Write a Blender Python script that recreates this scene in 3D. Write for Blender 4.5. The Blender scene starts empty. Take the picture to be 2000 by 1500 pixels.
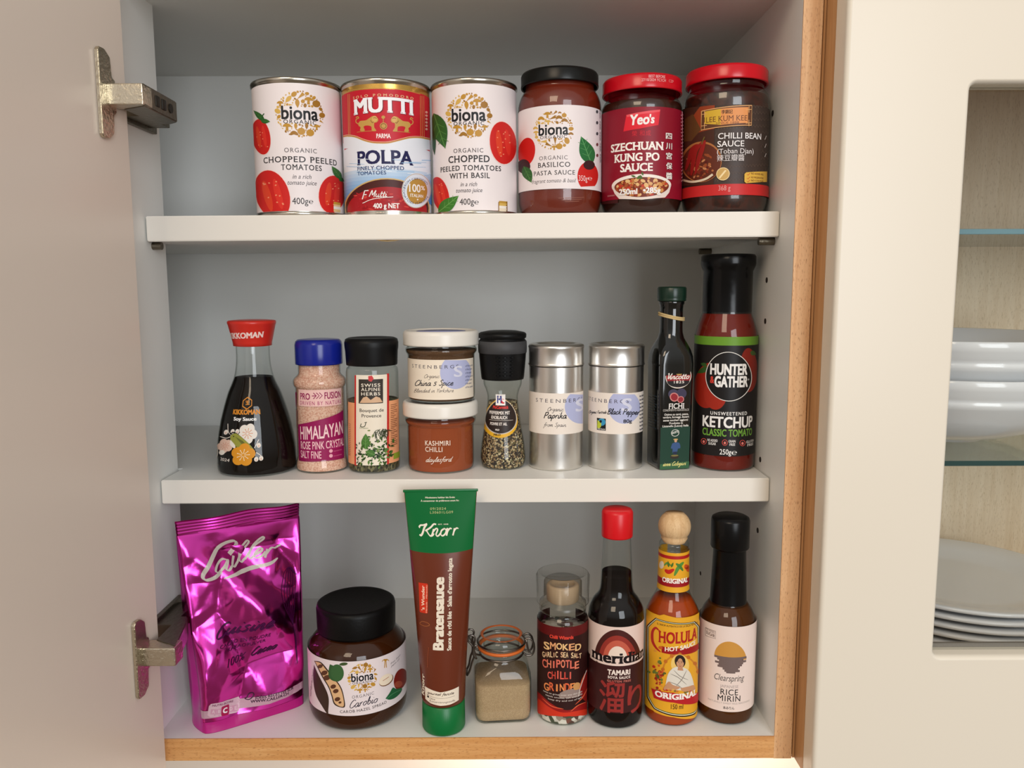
import bpy, bmesh, math, random
from mathutils import Vector, Matrix, Euler
from mathutils import noise as mnoise
from mathutils.geometry import tessellate_polygon

S = bpy.context.scene
COL = S.collection

# ------------------------------------------------------------------ camera
cam_d = bpy.data.cameras.new('camera')
cam_d.sensor_width = 36.0
cam_d.lens = 28.26
cam_d.clip_start = 0.01
cam = bpy.data.objects.new('camera', cam_d)
COL.objects.link(cam)
cam.location = (0, -0.61, 0)
_p, _y, _r = math.atan(196 / 1570), 5 / 1570, 0.0028
fw = Vector((math.sin(_y) * math.cos(_p), math.cos(_y) * math.cos(_p), -math.sin(_p))).normalized()
rt = fw.cross(Vector((0, 0, 1))).normalized()
up = rt.cross(fw)
rt2 = math.cos(_r) * rt - math.sin(_r) * up
up2 = math.cos(_r) * up + math.sin(_r) * rt
M3 = Matrix((rt2, up2, -fw)).transposed()
cam.rotation_euler = M3.to_euler()
S.camera = cam

# ------------------------------------------------------------------ view, world, lights
S.view_settings.view_transform = 'Standard'
S.view_settings.look = 'None'
S.view_settings.gamma = 1.0
S.view_settings.use_curve_mapping = False
S.view_settings.exposure = 0.0

W = bpy.data.worlds.new('room_light')
S.world = W
W.use_nodes = True
wn, wl = W.node_tree.nodes, W.node_tree.links
wn.clear()
w_out = wn.new('ShaderNodeOutputWorld')
w_bg = wn.new('ShaderNodeBackground')
w_tc = wn.new('ShaderNodeTexCoord')
w_sep = wn.new('ShaderNodeSeparateXYZ')
w_map = wn.new('ShaderNodeMapRange')
w_map.inputs['From Min'].default_value = -1
w_map.inputs['From Max'].default_value = 1
w_ramp = wn.new('ShaderNodeValToRGB')
e = w_ramp.color_ramp.elements
e[0].position = 0.0; e[0].color = (0.20, 0.145, 0.10, 1)
e[1].position = 1.0; e[1].color = (0.92, 0.90, 0.86, 1)
m = e.new(0.42); m.color = (0.30, 0.245, 0.19, 1)
m = e.new(0.58); m.color = (0.62, 0.60, 0.57, 1)
wl.new(w_tc.outputs['Generated'], w_sep.inputs[0])
wl.new(w_sep.outputs['Z'], w_map.inputs['Value'])
wl.new(w_map.outputs[0], w_ramp.inputs[0])
wl.new(w_ramp.outputs[0], w_bg.inputs[0])
w_bg.inputs[1].default_value = 0.78
wl.new(w_bg.outputs[0], w_out.inputs[0])


def area(name, loc, target, sx, sy, power, col):
    d = bpy.data.lights.new(name, 'AREA')
    d.shape = 'RECTANGLE'
    d.size, d.size_y = sx, sy
    d.energy = power
    d.color = col
    o = bpy.data.objects.new(name, d)
    o.location = loc
    o.rotation_euler = (Vector(target) - Vector(loc)).to_track_quat('-Z', 'Y').to_euler()
    COL.objects.link(o)
    return o


area('kitchen_window_daylight', (0.85, -2.6, 0.38), (0.05, 0, 0.0), 1.05, 1.65, 40, (0.90, 0.95, 1.0))
area('ceiling_lamp', (-0.7, -1.9, 1.3), (-0.05, 0, -0.05), 0.8, 0.8, 15, (1.0, 0.80, 0.58))
area('under_cabinet_lamp', (0.14, 0.12, -0.385), (0.14, 0.16, -1.0), 0.30, 0.05, 2.2, (1.0, 0.90, 0.80))

# ------------------------------------------------------------------ materials
MATS = {}


def lin(c):
    c = c / 255.0
    return c / 12.92 if c <= 0.04045 else ((c + 0.055) / 1.055) ** 2.4


def rgb(c):
    return (lin(c[0]), lin(c[1]), lin(c[2]), 1)


def base_mat(name):
    mt = bpy.data.materials.new(name)
    mt.use_nodes = True
    nt = mt.node_tree
    return mt, nt, nt.nodes['Principled BSDF']


def plain(name, c, rough=0.5, metal=0.0, coat=0.0, spec=0.5, bump=0.0, bscale=200, trans=0.0, ior=1.45):
    if name in MATS:
        return MATS[name]
    mt, nt, b = base_mat(name)
    b.inputs['Base Color'].default_value = rgb(c)
    b.inputs['Roughness'].default_value = rough
    b.inputs['Metallic'].default_value = metal
    b.inputs['Coat Weight'].default_value = coat
    b.inputs['Coat Roughness'].default_value = 0.04
    b.inputs['Specular IOR Level'].default_value = spec
    b.inputs['Transmission Weight'].default_value = trans
    b.inputs['IOR'].default_value = ior
    if bump:
        tc = nt.nodes.new('ShaderNodeTexCoord')
        nz = nt.nodes.new('ShaderNodeTexNoise')
        nz.inputs['Scale'].default_value = bscale
        bp = nt.nodes.new('ShaderNodeBump')
        bp.inputs['Strength'].default_value = bump
        bp.inputs['Distance'].default_value = 0.001
        nt.links.new(tc.outputs['Object'], nz.inputs['Vector'])
        nt.links.new(nz.outputs[0], bp.inputs['Height'])
        nt.links.new(bp.outputs[0], b.inputs['Normal'])
    MATS[name] = mt
    return mt


def ink(c, rough=0.45, metal=0.0):
    key = 'ink_%d_%d_%d_%d_%d' % (c[0], c[1], c[2], int(rough * 100), int(metal * 100))
    return plain(key, c, rough, metal, spec=0.35)


def glass(name, tint=(0.96, 0.98, 0.97), edge=(0.62, 0.66, 0.63), rough=0.02, ior=1.5):
    """clear thin glass: a reflectance mix of a tinted see-through and a gloss, darker where one looks along the wall"""
    if name in MATS:
        return MATS[name]
    mt = bpy.data.materials.new(name)
    mt.use_nodes = True
    nt = mt.node_tree
    nt.nodes.clear()
    out = nt.nodes.new('ShaderNodeOutputMaterial')
    mix = nt.nodes.new('ShaderNodeMixShader')
    tr = nt.nodes.new('ShaderNodeBsdfTransparent')
    gl = nt.nodes.new('ShaderNodeBsdfGlossy')
    pw = nt.nodes.new('ShaderNodeMath')
    pw.operation = 'POWER'
    pw.inputs[1].default_value = 5.0
    fr = nt.nodes.new('ShaderNodeMath')
    fr.operation = 'MULTIPLY_ADD'
    lw = nt.nodes.new('ShaderNodeLayerWeight')
    rp = nt.nodes.new('ShaderNodeValToRGB')
    f0 = ((ior - 1) / (ior + 1)) ** 2
    fr.inputs[1].default_value = 1 - f0
    fr.inputs[2].default_value = f0
    lw.inputs[0].default_value = 0.5
    gl.inputs['Roughness'].default_value = rough
    rp.color_ramp.elements[0].position = 0.55
    rp.color_ramp.elements[0].color = (*tint, 1)
    rp.color_ramp.elements[1].position = 0.98
    rp.color_ramp.elements[1].color = (*edge, 1)
    nt.links.new(lw.outputs['Facing'], rp.inputs[0])
    nt.links.new(lw.outputs['Facing'], pw.inputs[0])
    nt.links.new(pw.outputs[0], fr.inputs[0])
    nt.links.new(rp.outputs[0], tr.inputs[0])
    nt.links.new(fr.outputs[0], mix.inputs[0])
    nt.links.new(tr.outputs[0], mix.inputs[1])
    nt.links.new(gl.outputs[0], mix.inputs[2])
    nt.links.new(mix.outputs[0], out.inputs[0])
    MATS[name] = mt
    return mt


def speckle(name, cols, scale, rough=0.7, bump=0.3, kind='voronoi', stretch=(1, 1, 1)):
    """grains, flakes or powder: cells or noise coloured through a ramp of cols"""
    if name in MATS:
        return MATS[name]
    mt, nt, b = base_mat(name)
    tc = nt.nodes.new('ShaderNodeTexCoord')
    mp = nt.nodes.new('ShaderNodeMapping')
    mp.inputs['Scale'].default_value = stretch
    nt.links.new(tc.outputs['Object'], mp.inputs[0])
    rp = nt.nodes.new('ShaderNodeValToRGB')
    rp.color_ramp.interpolation = 'CONSTANT' if kind == 'voronoi' else 'LINEAR'
    el = rp.color_ramp.elements
    n = len(cols)
    if kind == 'voronoi':
        tx = nt.nodes.new('ShaderNodeTexVoronoi')
        tx.inputs['Scale'].default_value = scale
        sx = nt.nodes.new('ShaderNodeSeparateColor')
        nt.links.new(tx.outputs['Color'], sx.inputs[0])
        src, hsrc = sx.outputs[0], tx.outputs['Distance']
        pos = [i / n for i in range(n)]
    else:
        tx = nt.nodes.new('ShaderNodeTexNoise')
        tx.inputs['Scale'].default_value = scale
        tx.inputs['Detail'].default_value = 4
        src = hsrc = tx.outputs[0]
        pos = [0.3 + 0.4 * i / max(1, n - 1) for i in range(n)]
    nt.links.new(mp.outputs[0], tx.inputs['Vector'])
    while len(el) < n:
        el.new(0.5)
    for i in range(n):
        el[i].position = pos[i]
        el[i].color = rgb(cols[i])
    nt.links.new(src, rp.inputs[0])
    nt.links.new(rp.outputs[0], b.inputs['Base Color'])
    b.inputs['Roughness'].default_value = rough
    bp = nt.nodes.new('ShaderNodeBump')
    bp.inputs['Strength'].default_value = bump
    bp.inputs['Distance'].default_value = 0.0008
    nt.links.new(hsrc, bp.inputs['Height'])
    nt.links.new(bp.outputs[0], b.inputs['Normal'])
    MATS[name] = mt
    return mt


def wood(name, c1, c2, c3, axis, scale=60, rough=0.5, fleck=True):
    """wood with long grain along axis 0/1/2 and small dark pores"""
    if name in MATS:
        return MATS[name]
    mt, nt, b = base_mat(name)
    tc = nt.nodes.new('ShaderNodeTexCoord')
    mp = nt.nodes.new('ShaderNodeMapping')
    sc = [1.0, 1.0, 1.0]
    sc[axis] = 0.06
    mp.inputs['Scale'].default_value = sc
    nz = nt.nodes.new('ShaderNodeTexNoise')
    nz.inputs['Scale'].default_value = scale * 4
    nz.inputs['Detail'].default_value = 6
    nz.inputs['Distortion'].default_value = 0.6
    rp = nt.nodes.new('ShaderNodeValToRGB')
    el = rp.color_ramp.elements
    el[0].position, el[0].color = 0.3, rgb(c2)
    el[1].position, el[1].color = 0.72, rgb(c1)
    nt.links.new(tc.outputs['Object'], mp.inputs[0])
    nt.links.new(mp.outputs[0], nz.inputs['Vector'])
    nt.links.new(nz.outputs[0], rp.inputs[0])
    last = rp.outputs[0]
    if fleck:
        mp2 = nt.nodes.new('ShaderNodeMapping')
        sc2 = [1.0, 1.0, 1.0]
        sc2[axis] = 0.16
        mp2.inputs['Scale'].default_value = sc2
        n2 = nt.nodes.new('ShaderNodeTexNoise')
        n2.inputs['Scale'].default_value = scale * 30
        n2.inputs['Detail'].default_value = 1
        r2 = nt.nodes.new('ShaderNodeValToRGB')
        r2.color_ramp.elements[0].position = 0.60
        r2.color_ramp.elements[0].color = (0, 0, 0, 1)
        r2.color_ramp.elements[1].position = 0.70
        r2.color_ramp.elements[1].color = (0.7, 0.7, 0.7, 1)
        mx = nt.nodes.new('ShaderNodeMix')
        mx.data_type = 'RGBA'
        nt.links.new(tc.outputs['Object'], mp2.inputs[0])
        nt.links.new(mp2.outputs[0], n2.inputs['Vector'])
        nt.links.new(n2.outputs[0], r2.inputs[0])
        nt.links.new(r2.outputs[0], mx.inputs[0])
        nt.links.new(last, mx.inputs[6])
        mx.inputs[7].default_value = rgb(c3)
        last = mx.outputs[2]
    nt.links.new(last, b.inputs['Base Color'])
    b.inputs['Roughness'].default_value = rough
    b.inputs['Specular IOR Level'].default_value = 0.3
    MATS[name] = mt
    return mt


# ------------------------------------------------------------------ mesh helpers
def finish(name, bm, mat, parent=None, sharp=38, smooth=True, loc=None, wn=False):
    ang = math.radians(sharp)
    if smooth:
        for f in bm.faces:
            f.smooth = True
        for ed in bm.edges:
            ed.smooth = not (len(ed.link_faces) == 2 and ed.calc_face_angle(0) > ang)
    me = bpy.data.meshes.new(name)
    bm.to_mesh(me)
    bm.free()
    for mt in (mat if isinstance(mat, (list, tuple)) else [mat]):
        me.materials.append(mt)
    o = bpy.data.objects.new(name, me)
    COL.objects.link(o)
    if parent is not None:
        o.parent = parent
    if loc:
        o.location = loc
    if wn:                                   # keep broad faces flat beside their rounded edges
        md = o.modifiers.new('flat_faces', 'WEIGHTED_NORMAL')
        md.keep_sharp = True
    return o


def tag(o, label, cat, group=None, kind=None):
    if label:
        o['label'] = label
    if cat:
        o['category'] = cat
    if group:
        o['group'] = group
    if kind:
        o['kind'] = kind
    return o


def thing(name, label, cat, loc=(0, 0, 0), rot=0.0, group=None, tilt=0.0):
    o = bpy.data.objects.new(name, None)
    COL.objects.link(o)
    o.empty_display_size = 0.02
    o.location = loc
    o.rotation_euler = (0, tilt, rot)
    return tag(o, label, cat, group)


def add_lathe(bm, prof, seg=72, mm=0.001, ox=0, oy=0, rfun=None):
    """revolve [(radius, height)] in mm about the local z axis"""
    rings = []
    for r, z in prof:
        if r <= 1e-6:
            rings.append([bm.verts.new((ox * mm, oy * mm, z * mm))])
        else:
            ring = []
            for i in range(seg):
                a = 2 * math.pi * i / seg
                k = rfun(a, z) if rfun else 1.0
                ring.append(bm.verts.new(((ox + r * k * math.cos(a)) * mm, (oy + r * k * math.sin(a)) * mm, z * mm)))
            rings.append(ring)
    for a, b in zip(rings[:-1], rings[1:]):
        for i in range(seg):
            j = (i + 1) % seg
            if len(a) == 1 and len(b) == 1:
                continue
            if len(a) == 1:
                bm.faces.new((a[0], b[j], b[i]))
            elif len(b) == 1:
                bm.faces.new((a[i], a[j], b[0]))
            else:
                bm.faces.new((a[i], a[j], b[j], b[i]))


def smooth_prof(prof, n=4, keep=0.0):
    """Catmull-Rom through profile points (points given with a third value 1 stay corners)"""
    out = []
    P = [(p[0], p[1]) for p in prof]
    C = [len(p) > 2 for p in prof]
    for i in range(len(P) - 1):
        p1, p2 = P[i], P[i + 1]
        p0 = P[i - 1] if i > 0 and not C[i] else (2 * p1[0] - p2[0], 2 * p1[1] - p2[1])
        p3 = P[i + 2] if i + 2 < len(P) and not C[i + 1] else (2 * p2[0] - p1[0], 2 * p2[1] - p1[1])
        for k in range(n):
            t = k / n
            q = []
            for d in (0, 1):
                q.append(0.5 * (2 * p1[d] + (p2[d] - p0[d]) * t + (2 * p0[d] - 5 * p1[d] + 4 * p2[d] - p3[d]) * t * t
                                + (3 * p1[d] - p0[d] - 3 * p2[d] + p3[d]) * t ** 3))
            out.append((max(0.0, q[0]), q[1]))
    out.append(P[-1])
    return out


def lathe(name, prof, mat, parent, seg=72, sharp=38, rfun=None, loc=None):
    bm = bmesh.new()
    add_lathe(bm, prof, seg, rfun=rfun)
    return finish(name, bm, mat, parent, sharp, loc=loc)


def add_box(bm, x0, x1, y0, y1, z0, z1, bev=0.0, seg=2):
    r = bmesh.ops.create_cube(bm, size=1)
    vs = r['verts']
    for v in vs:
        v.co = Vector(((x0 + x1) / 2 + v.co.x * (x1 - x0), (y0 + y1) / 2 + v.co.y * (y1 - y0), (z0 + z1) / 2 + v.co.z * (z1 - z0)))
    if bev:
        es = list({ed for v in vs for ed in v.link_edges})
        bmesh.ops.bevel(bm, geom=es, offset=bev, segments=seg, affect='EDGES', profile=0.5)


def box(name, x0, x1, y0, y1, z0, z1, mat, parent=None, bev=0.0, seg=2):
    bm = bmesh.new()
    add_box(bm, x0, x1, y0, y1, z0, z1, bev, seg)
    return finish(name, bm, mat, parent, wn=bool(bev))


def add_prism(bm, pts, z0, z1, axis='z'):
    """extrude a closed outline between two heights (axis z), or along y or x"""
    def mk(p, h):
        if axis == 'z':
            return (p[0], p[1], h)
        if axis == 'y':
            return (p[0], h, p[1])
        return (h, p[0], p[1])
    a = [bm.verts.new(mk(p, z0)) for p in pts]
    b = [bm.verts.new(mk(p, z1)) for p in pts]
    n = len(pts)
    for i in range(n):
        j = (i + 1) % n
        bm.faces.new((a[i], a[j], b[j], b[i]))
    bm.faces.new(list(reversed(a)))
    bm.faces.new(b)
    bmesh.ops.recalc_face_normals(bm, faces=bm.faces[:])


def add_tube(bm, pts, rad, seg=8, closed=False):
    """a round wire through points"""
    P = [Vector(p) for p in pts]
    n = len(P)
    rings = []
    prev = None
    for i in range(n):
        if closed:
            t = (P[(i + 1) % n] - P[i - 1]).normalized()
        else:
            t = (P[min(i + 1, n - 1)] - P[max(i - 1, 0)]).normalized()
        if prev is None:
            u = t.orthogonal().normalized()
        else:
            u = (prev - t * prev.dot(t)).normalized()
        prev = u
        w = t.cross(u)
        rings.append([bm.verts.new(P[i] + rad * (math.cos(2 * math.pi * k / seg) * u + math.sin(2 * math.pi * k / seg) * w)) for k in range(seg)])
    m = n if closed else n - 1
    for i in range(m):
        a, b = rings[i], rings[(i + 1) % n]
        for k in range(seg):
            l = (k + 1) % seg
            bm.faces.new((a[k], a[l], b[l], b[k]))
    if not closed:
        bm.faces.new(list(reversed(rings[0])))
        bm.faces.new(rings[-1])


def spline(pts, n=8):
    out = []
    N = len(pts)
    if N < 3:
        return [tuple(p) for p in pts]
    for i in range(N - 1):
        p1, p2 = pts[i], pts[i + 1]
        p0 = pts[i - 1] if i else tuple(2 * a - b for a, b in zip(p1, p2))
        p3 = pts[i + 2] if i + 2 < N else tuple(2 * b - a for a, b in zip(p1, p2))
        for k in range(n):
            t = k / n
            out.append(tuple(0.5 * (2 * b + (c - a) * t + (2 * a - 5 * b + 4 * c - d) * t * t + (3 * b - a - 3 * c + d) * t ** 3)
                             for a, b, c, d in zip(p0, p1, p2, p3)))
    out.append(tuple(pts[-1]))
    return out


# ------------------------------------------------------------------ printing: flat artwork laid on a curved wall
# each sheet: centre line (foot x, y / head x, y of the artboard), its height in mm, half widths, wall radius in mm, slope of view
SHEET = {
 'can_a':(589.0,421.1,579.7,150.8,100,82.9,84.6,33.6,0.151),
 'can_m':(760.0,419.5,754.2,151.6,99,83.4,85.0,33.8,0.154),
 'can_c':(928.8,418.3,926.6,150.7,99,81.4,83.0,33.0,0.156),
 'basil':(1093.2,417.1,1094.4,147.0,100,80.1,81.7,32.5,0.157),
 'szech':(1251.0,416.1,1255.3,160.4,95,77.9,79.4,31.6,0.152),
 'bean':(1417.0,414.0,1420.8,148.3,98,84.0,85.2,32.6,0.153),
 'soy':(504.6,931.3,496.1,734.4,80,68.8,69.9,29.0,-0.163),
 'salt':(630.2,924.8,623.9,731.1,80,46.2,46.9,19.5,-0.166),
 'herb':(731.7,925.8,726.9,731.4,80,49.8,50.5,21.0,-0.168),
 'kash':(862.0,926.9,860.6,830.1,40,64.1,64.5,27.2,-0.199),
 'china':(863.2,788.0,861.7,676.7,45,64.7,65.3,27.2,-0.112),
 'grind':(982.5,918.7,981.6,727.6,80,38.7,39.3,16.5,-0.169),
 'pap':(1085.3,920.9,1086.2,716.3,85,52.2,53.0,22.3,-0.164),
 'pep':(1200.7,920.5,1203.5,716.0,85,52.6,53.5,22.5,-0.163),
 'ket':(1419.5,922.1,1428.0,629.6,120,60.1,61.4,25.2,-0.133),
 'carob':(702.5,1432.3,697.8,1264.4,70,93.1,94.4,39.2,-0.488),
 'chip':(1097.8,1419.9,1098.8,1217.9,85,48.7,49.5,20.2,-0.493),
 'tam':(1200.0,1425.8,1203.0,1210.2,90,53.1,54.0,21.9,-0.488),
 'chol':(1308.3,1420.5,1313.3,1206.0,90,51.6,52.5,21.4,-0.480),
 'choln':(1308.6,1408.3,1316.3,1075.9,140,29.4,30.2,12.2,-0.440),
 'mir':(1414.2,1417.8,1420.6,1216.0,85,53.8,54.7,22.4,-0.474),
 'soycap':(504.3,924.7,491.6,629.7,121,40.4,41.3,17.0,-0.132),
 'szlid':(1251.0,416.3,1255.6,139.0,103,75.7,77.2,30.7,0.159),
}
_GLYPH = {}


def glyphs(s, bold, shear, spacing, serif):
    key = (s, bold, shear, spacing, serif)
    if key in _GLYPH:
        return _GLYPH[key]
    c = bpy.data.curves.new('t', 'FONT')
    c.body = s
    c.size = 1.0
    c.resolution_u = 3
    c.dimensions = '2D'
    c.fill_mode = 'BOTH'
    c.space_character = spacing
    c.shear = shear
    o = bpy.data.objects.new('t', c)
    me = o.to_mesh()
    V = [(v.co.x, v.co.y) for v in me.vertices]
    T = [tuple(p.vertices) for p in me.polygons]
    if serif:
        cnt = {}
        for p in T:
            for i in range(len(p)):
                k = (p[i], p[(i + 1) % len(p)])
                kk = (min(k), max(k))
                cnt[kk] = cnt.get(kk, 0) + 1
        lo, hi, xh = 0.0, 0.682, 0.449
        for (a, b), q in cnt.items():
            if q != 1:
                continue
            (ax, ay), (bx, by) = V[a][:2], V[b][:2]
            if abs(ay - by) > 0.004:
                continue
            x0, x1 = min(ax, bx), max(ax, bx)
            if not 0.03 < x1 - x0 < 0.34:
                continue
            t = 0.055 * serif
            s_ = 0.075 * serif
            if abs(ay - lo) < 0.01:
                y0, y1 = ay, ay + t
            elif abs(ay - hi) < 0.012 or abs(ay - xh) < 0.012:
                y0, y1 = ay - t, ay
            else:
                continue
            n = len(V)
            V += [(x0 - s_, y0, .5), (x1 + s_, y0, .5), (x1 + s_, y1, .5), (x0 - s_, y1, .5)]
            T.append((n, n + 1, n + 2, n + 3))
    if bold:
        q = bold * 0.8
        n, V0, T0 = len(V), V, T
        V, T = [], []
        for k, (ox, oy) in enumerate(((-q, -q * .7), (q, -q * .7), (q, q * .7), (-q, q * .7))):
            V += [(v[0] + ox, v[1] + oy, k + (v[2] if len(v) > 2 else 0)) for v in V0]
            T += [tuple(i + k * n for i in t) for t in T0]
    V = [v if len(v) == 3 else (v[0], v[1], 0) for v in V]
    o.to_mesh_clear()
    bpy.data.objects.remove(o)
    bpy.data.curves.remove(c)
    _GLYPH[key] = (V, T)
    return V, T


# single-stroke handwriting letters (x-height 1): strokes of points, advance
HAND = {
 'a': ([[(.75, .85), (.45, 1), (.1, .6), (.12, .15), (.38, 0), (.66, .35), (.78, .95), (.74, .25), (.86, 0), (1.05, .25)]], 1.0),
 'b': ([[(.12, .3), (.3, 1.5), (.26, 1.95), (.16, 1.6), (.14, .3), (.4, 0), (.75, .4), (.62, .9), (.35, .8)]], .9),
 'c': ([[(.72, .82), (.45, 1), (.12, .6), (.15, .15), (.45, 0), (.85, .3)]], .8),
 'd': ([[(.72, .8), (.42, 1), (.1, .55), (.3, 0), (.65, .35), (.88, 1.95), (.78, .3), (.9, 0), (1.1, .25)]], 1.05),
 'e': ([[(.1, .4), (.55, .55), (.66, .85), (.42, 1), (.12, .6), (.18, .12), (.48, 0), (.88, .3)]], .82),
 'f': ([[(.8, 1.7), (.6, 1.95), (.38, 1.5), (.25, 0), (.1, -.85)], [(.05, .9), (.7, .98)]], .62),
 'g': ([[(.75, .85), (.4, 1), (.1, .55), (.35, .05), (.7, .45), (.78, .95), (.68, -.6), (.38, -.95), (.1, -.7)]], .9),
 'h': ([[(.2, 1.95), (.1, 0)], [(.12, .5), (.45, 1), (.65, .8), (.6, .2), (.75, 0), (.95, .25)]], .92),
 'i': ([[(.15, .95), (.1, .2), (.25, 0), (.45, .25)], [(.22, 1.4), (.25, 1.48)]], .42),
 'j': ([[(.3, .95), (.2, -.6), (-.1, -.9)], [(.34, 1.4), (.37, 1.48)]], .42),
 'k': ([[(.2, 1.95), (.1, 0)], [(.65, .95), (.16, .48), (.42, .4), (.68, 0), (.85, .15)]], .82),
 'l': ([[(.1, .3), (.32, 1.5), (.3, 1.95), (.16, 1.6), (.12, .3), (.28, 0), (.48, .25)]], .45),
 'm': ([[(.1, .95), (.08, 0)], [(.1, .5), (.36, 1), (.5, .8), (.46, 0)], [(.48, .5), (.76, 1), (.9, .8), (.86, .2), (1.0, 0), (1.15, .2)]], 1.15),
 'n': ([[(.12, .95), (.08, 0)], [(.1, .5), (.45, 1), (.64, .8), (.58, .2), (.74, 0), (.95, .25)]], .92),
 'o': ([[(.5, 1), (.12, .65), (.16, .15), (.45, 0), (.78, .4), (.66, .9), (.45, .98), (.9, .85)]], .88),
 'p': ([[(.18, .95), (.05, -.9)], [(.14, .6), (.5, 1), (.76, .65), (.5, .05), (.15, .2)]], .88),
 'r': ([[(.14, .95), (.08, 0)], [(.1, .5), (.35, .95), (.62, .95)]], .66),
 's': ([[(.62, .85), (.4, 1), (.18, .78), (.5, .45), (.52, .12), (.28, 0), (.05, .15)]], .7),
 't': ([[(.28, 1.6), (.16, .25), (.32, 0), (.52, .2)], [(.0, 1.02), (.56, 1.08)]], .55),
 'u': ([[(.12, .95), (.08, .25), (.3, 0), (.6, .4), (.7, .95), (.64, .2), (.78, 0), (.95, .25)]], .95),
 'y': ([[(.1, .95), (.1, .4), (.35, .1), (.65, .5), (.74, .95), (.6, -.5), (.3, -.95), (.05, -.7)]], .88),
 'B': ([[(.15, 1.9), (.1, 0)], [(.1, 1.8), (.7, 1.85), (.85, 1.4), (.2, 1.0), (.95, .7), (.75, .1), (.1, 0)]], 1.1),
 'C': ([[(1.1, 1.6), (.8, 1.92), (.3, 1.5), (.1, .7), (.35, .05), (.85, .1), (1.15, .5)]], 1.15),
 'F': ([[(.25, 1.9), (.12, 0)], [(.2, 1.85), (.95, 1.95)], [(.15, 1.0), (.75, 1.05)]], .95),
 'J': ([[(.2, 1.8), (.9, 1.9), (.65, .3), (.3, -.1), (.05, .3)]], .9),
 'M': ([[(.05, 0), (.4, 1.9), (.7, .5), (1.25, 1.9), (1.15, .2), (1.3, 0)]], 1.4),
 'O': ([[(.75, 1.9), (.2, 1.4), (.15, .4), (.6, 0), (1.15, .6), (1.05, 1.6), (.7, 1.9), (.6, 1.6)]], 1.25),
 'P': ([[(.2, 1.9), (.1, 0)], [(.12, 1.8), (.75, 1.9), (.9, 1.4), (.6, .95), (.15, .95)]], 1.0),
 'S': ([[(.9, 1.65), (.6, 1.92), (.22, 1.5), (.7, .95), (.75, .3), (.35, 0), (.05, .3)]], .95),
 'V': ([[(.0, 1.75), (.25, 1.9), (.45, .1), (1.1, 1.95)]], .9),
 'Y': ([[(.1, 1.9), (.4, 1.1), (.95, 1.9)], [(.5, 1.1), (.4, 0)]], .95),
 '5': ([[(.8, 1.2), (.3, 1.2), (.25, .75), (.6, .7), (.65, .25), (.3, 0), (.05, .15)]], .9),
 ',': ([[(.15, .1), (.05, -.3)]], .3),
 ' ': ([], .6),
}


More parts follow.
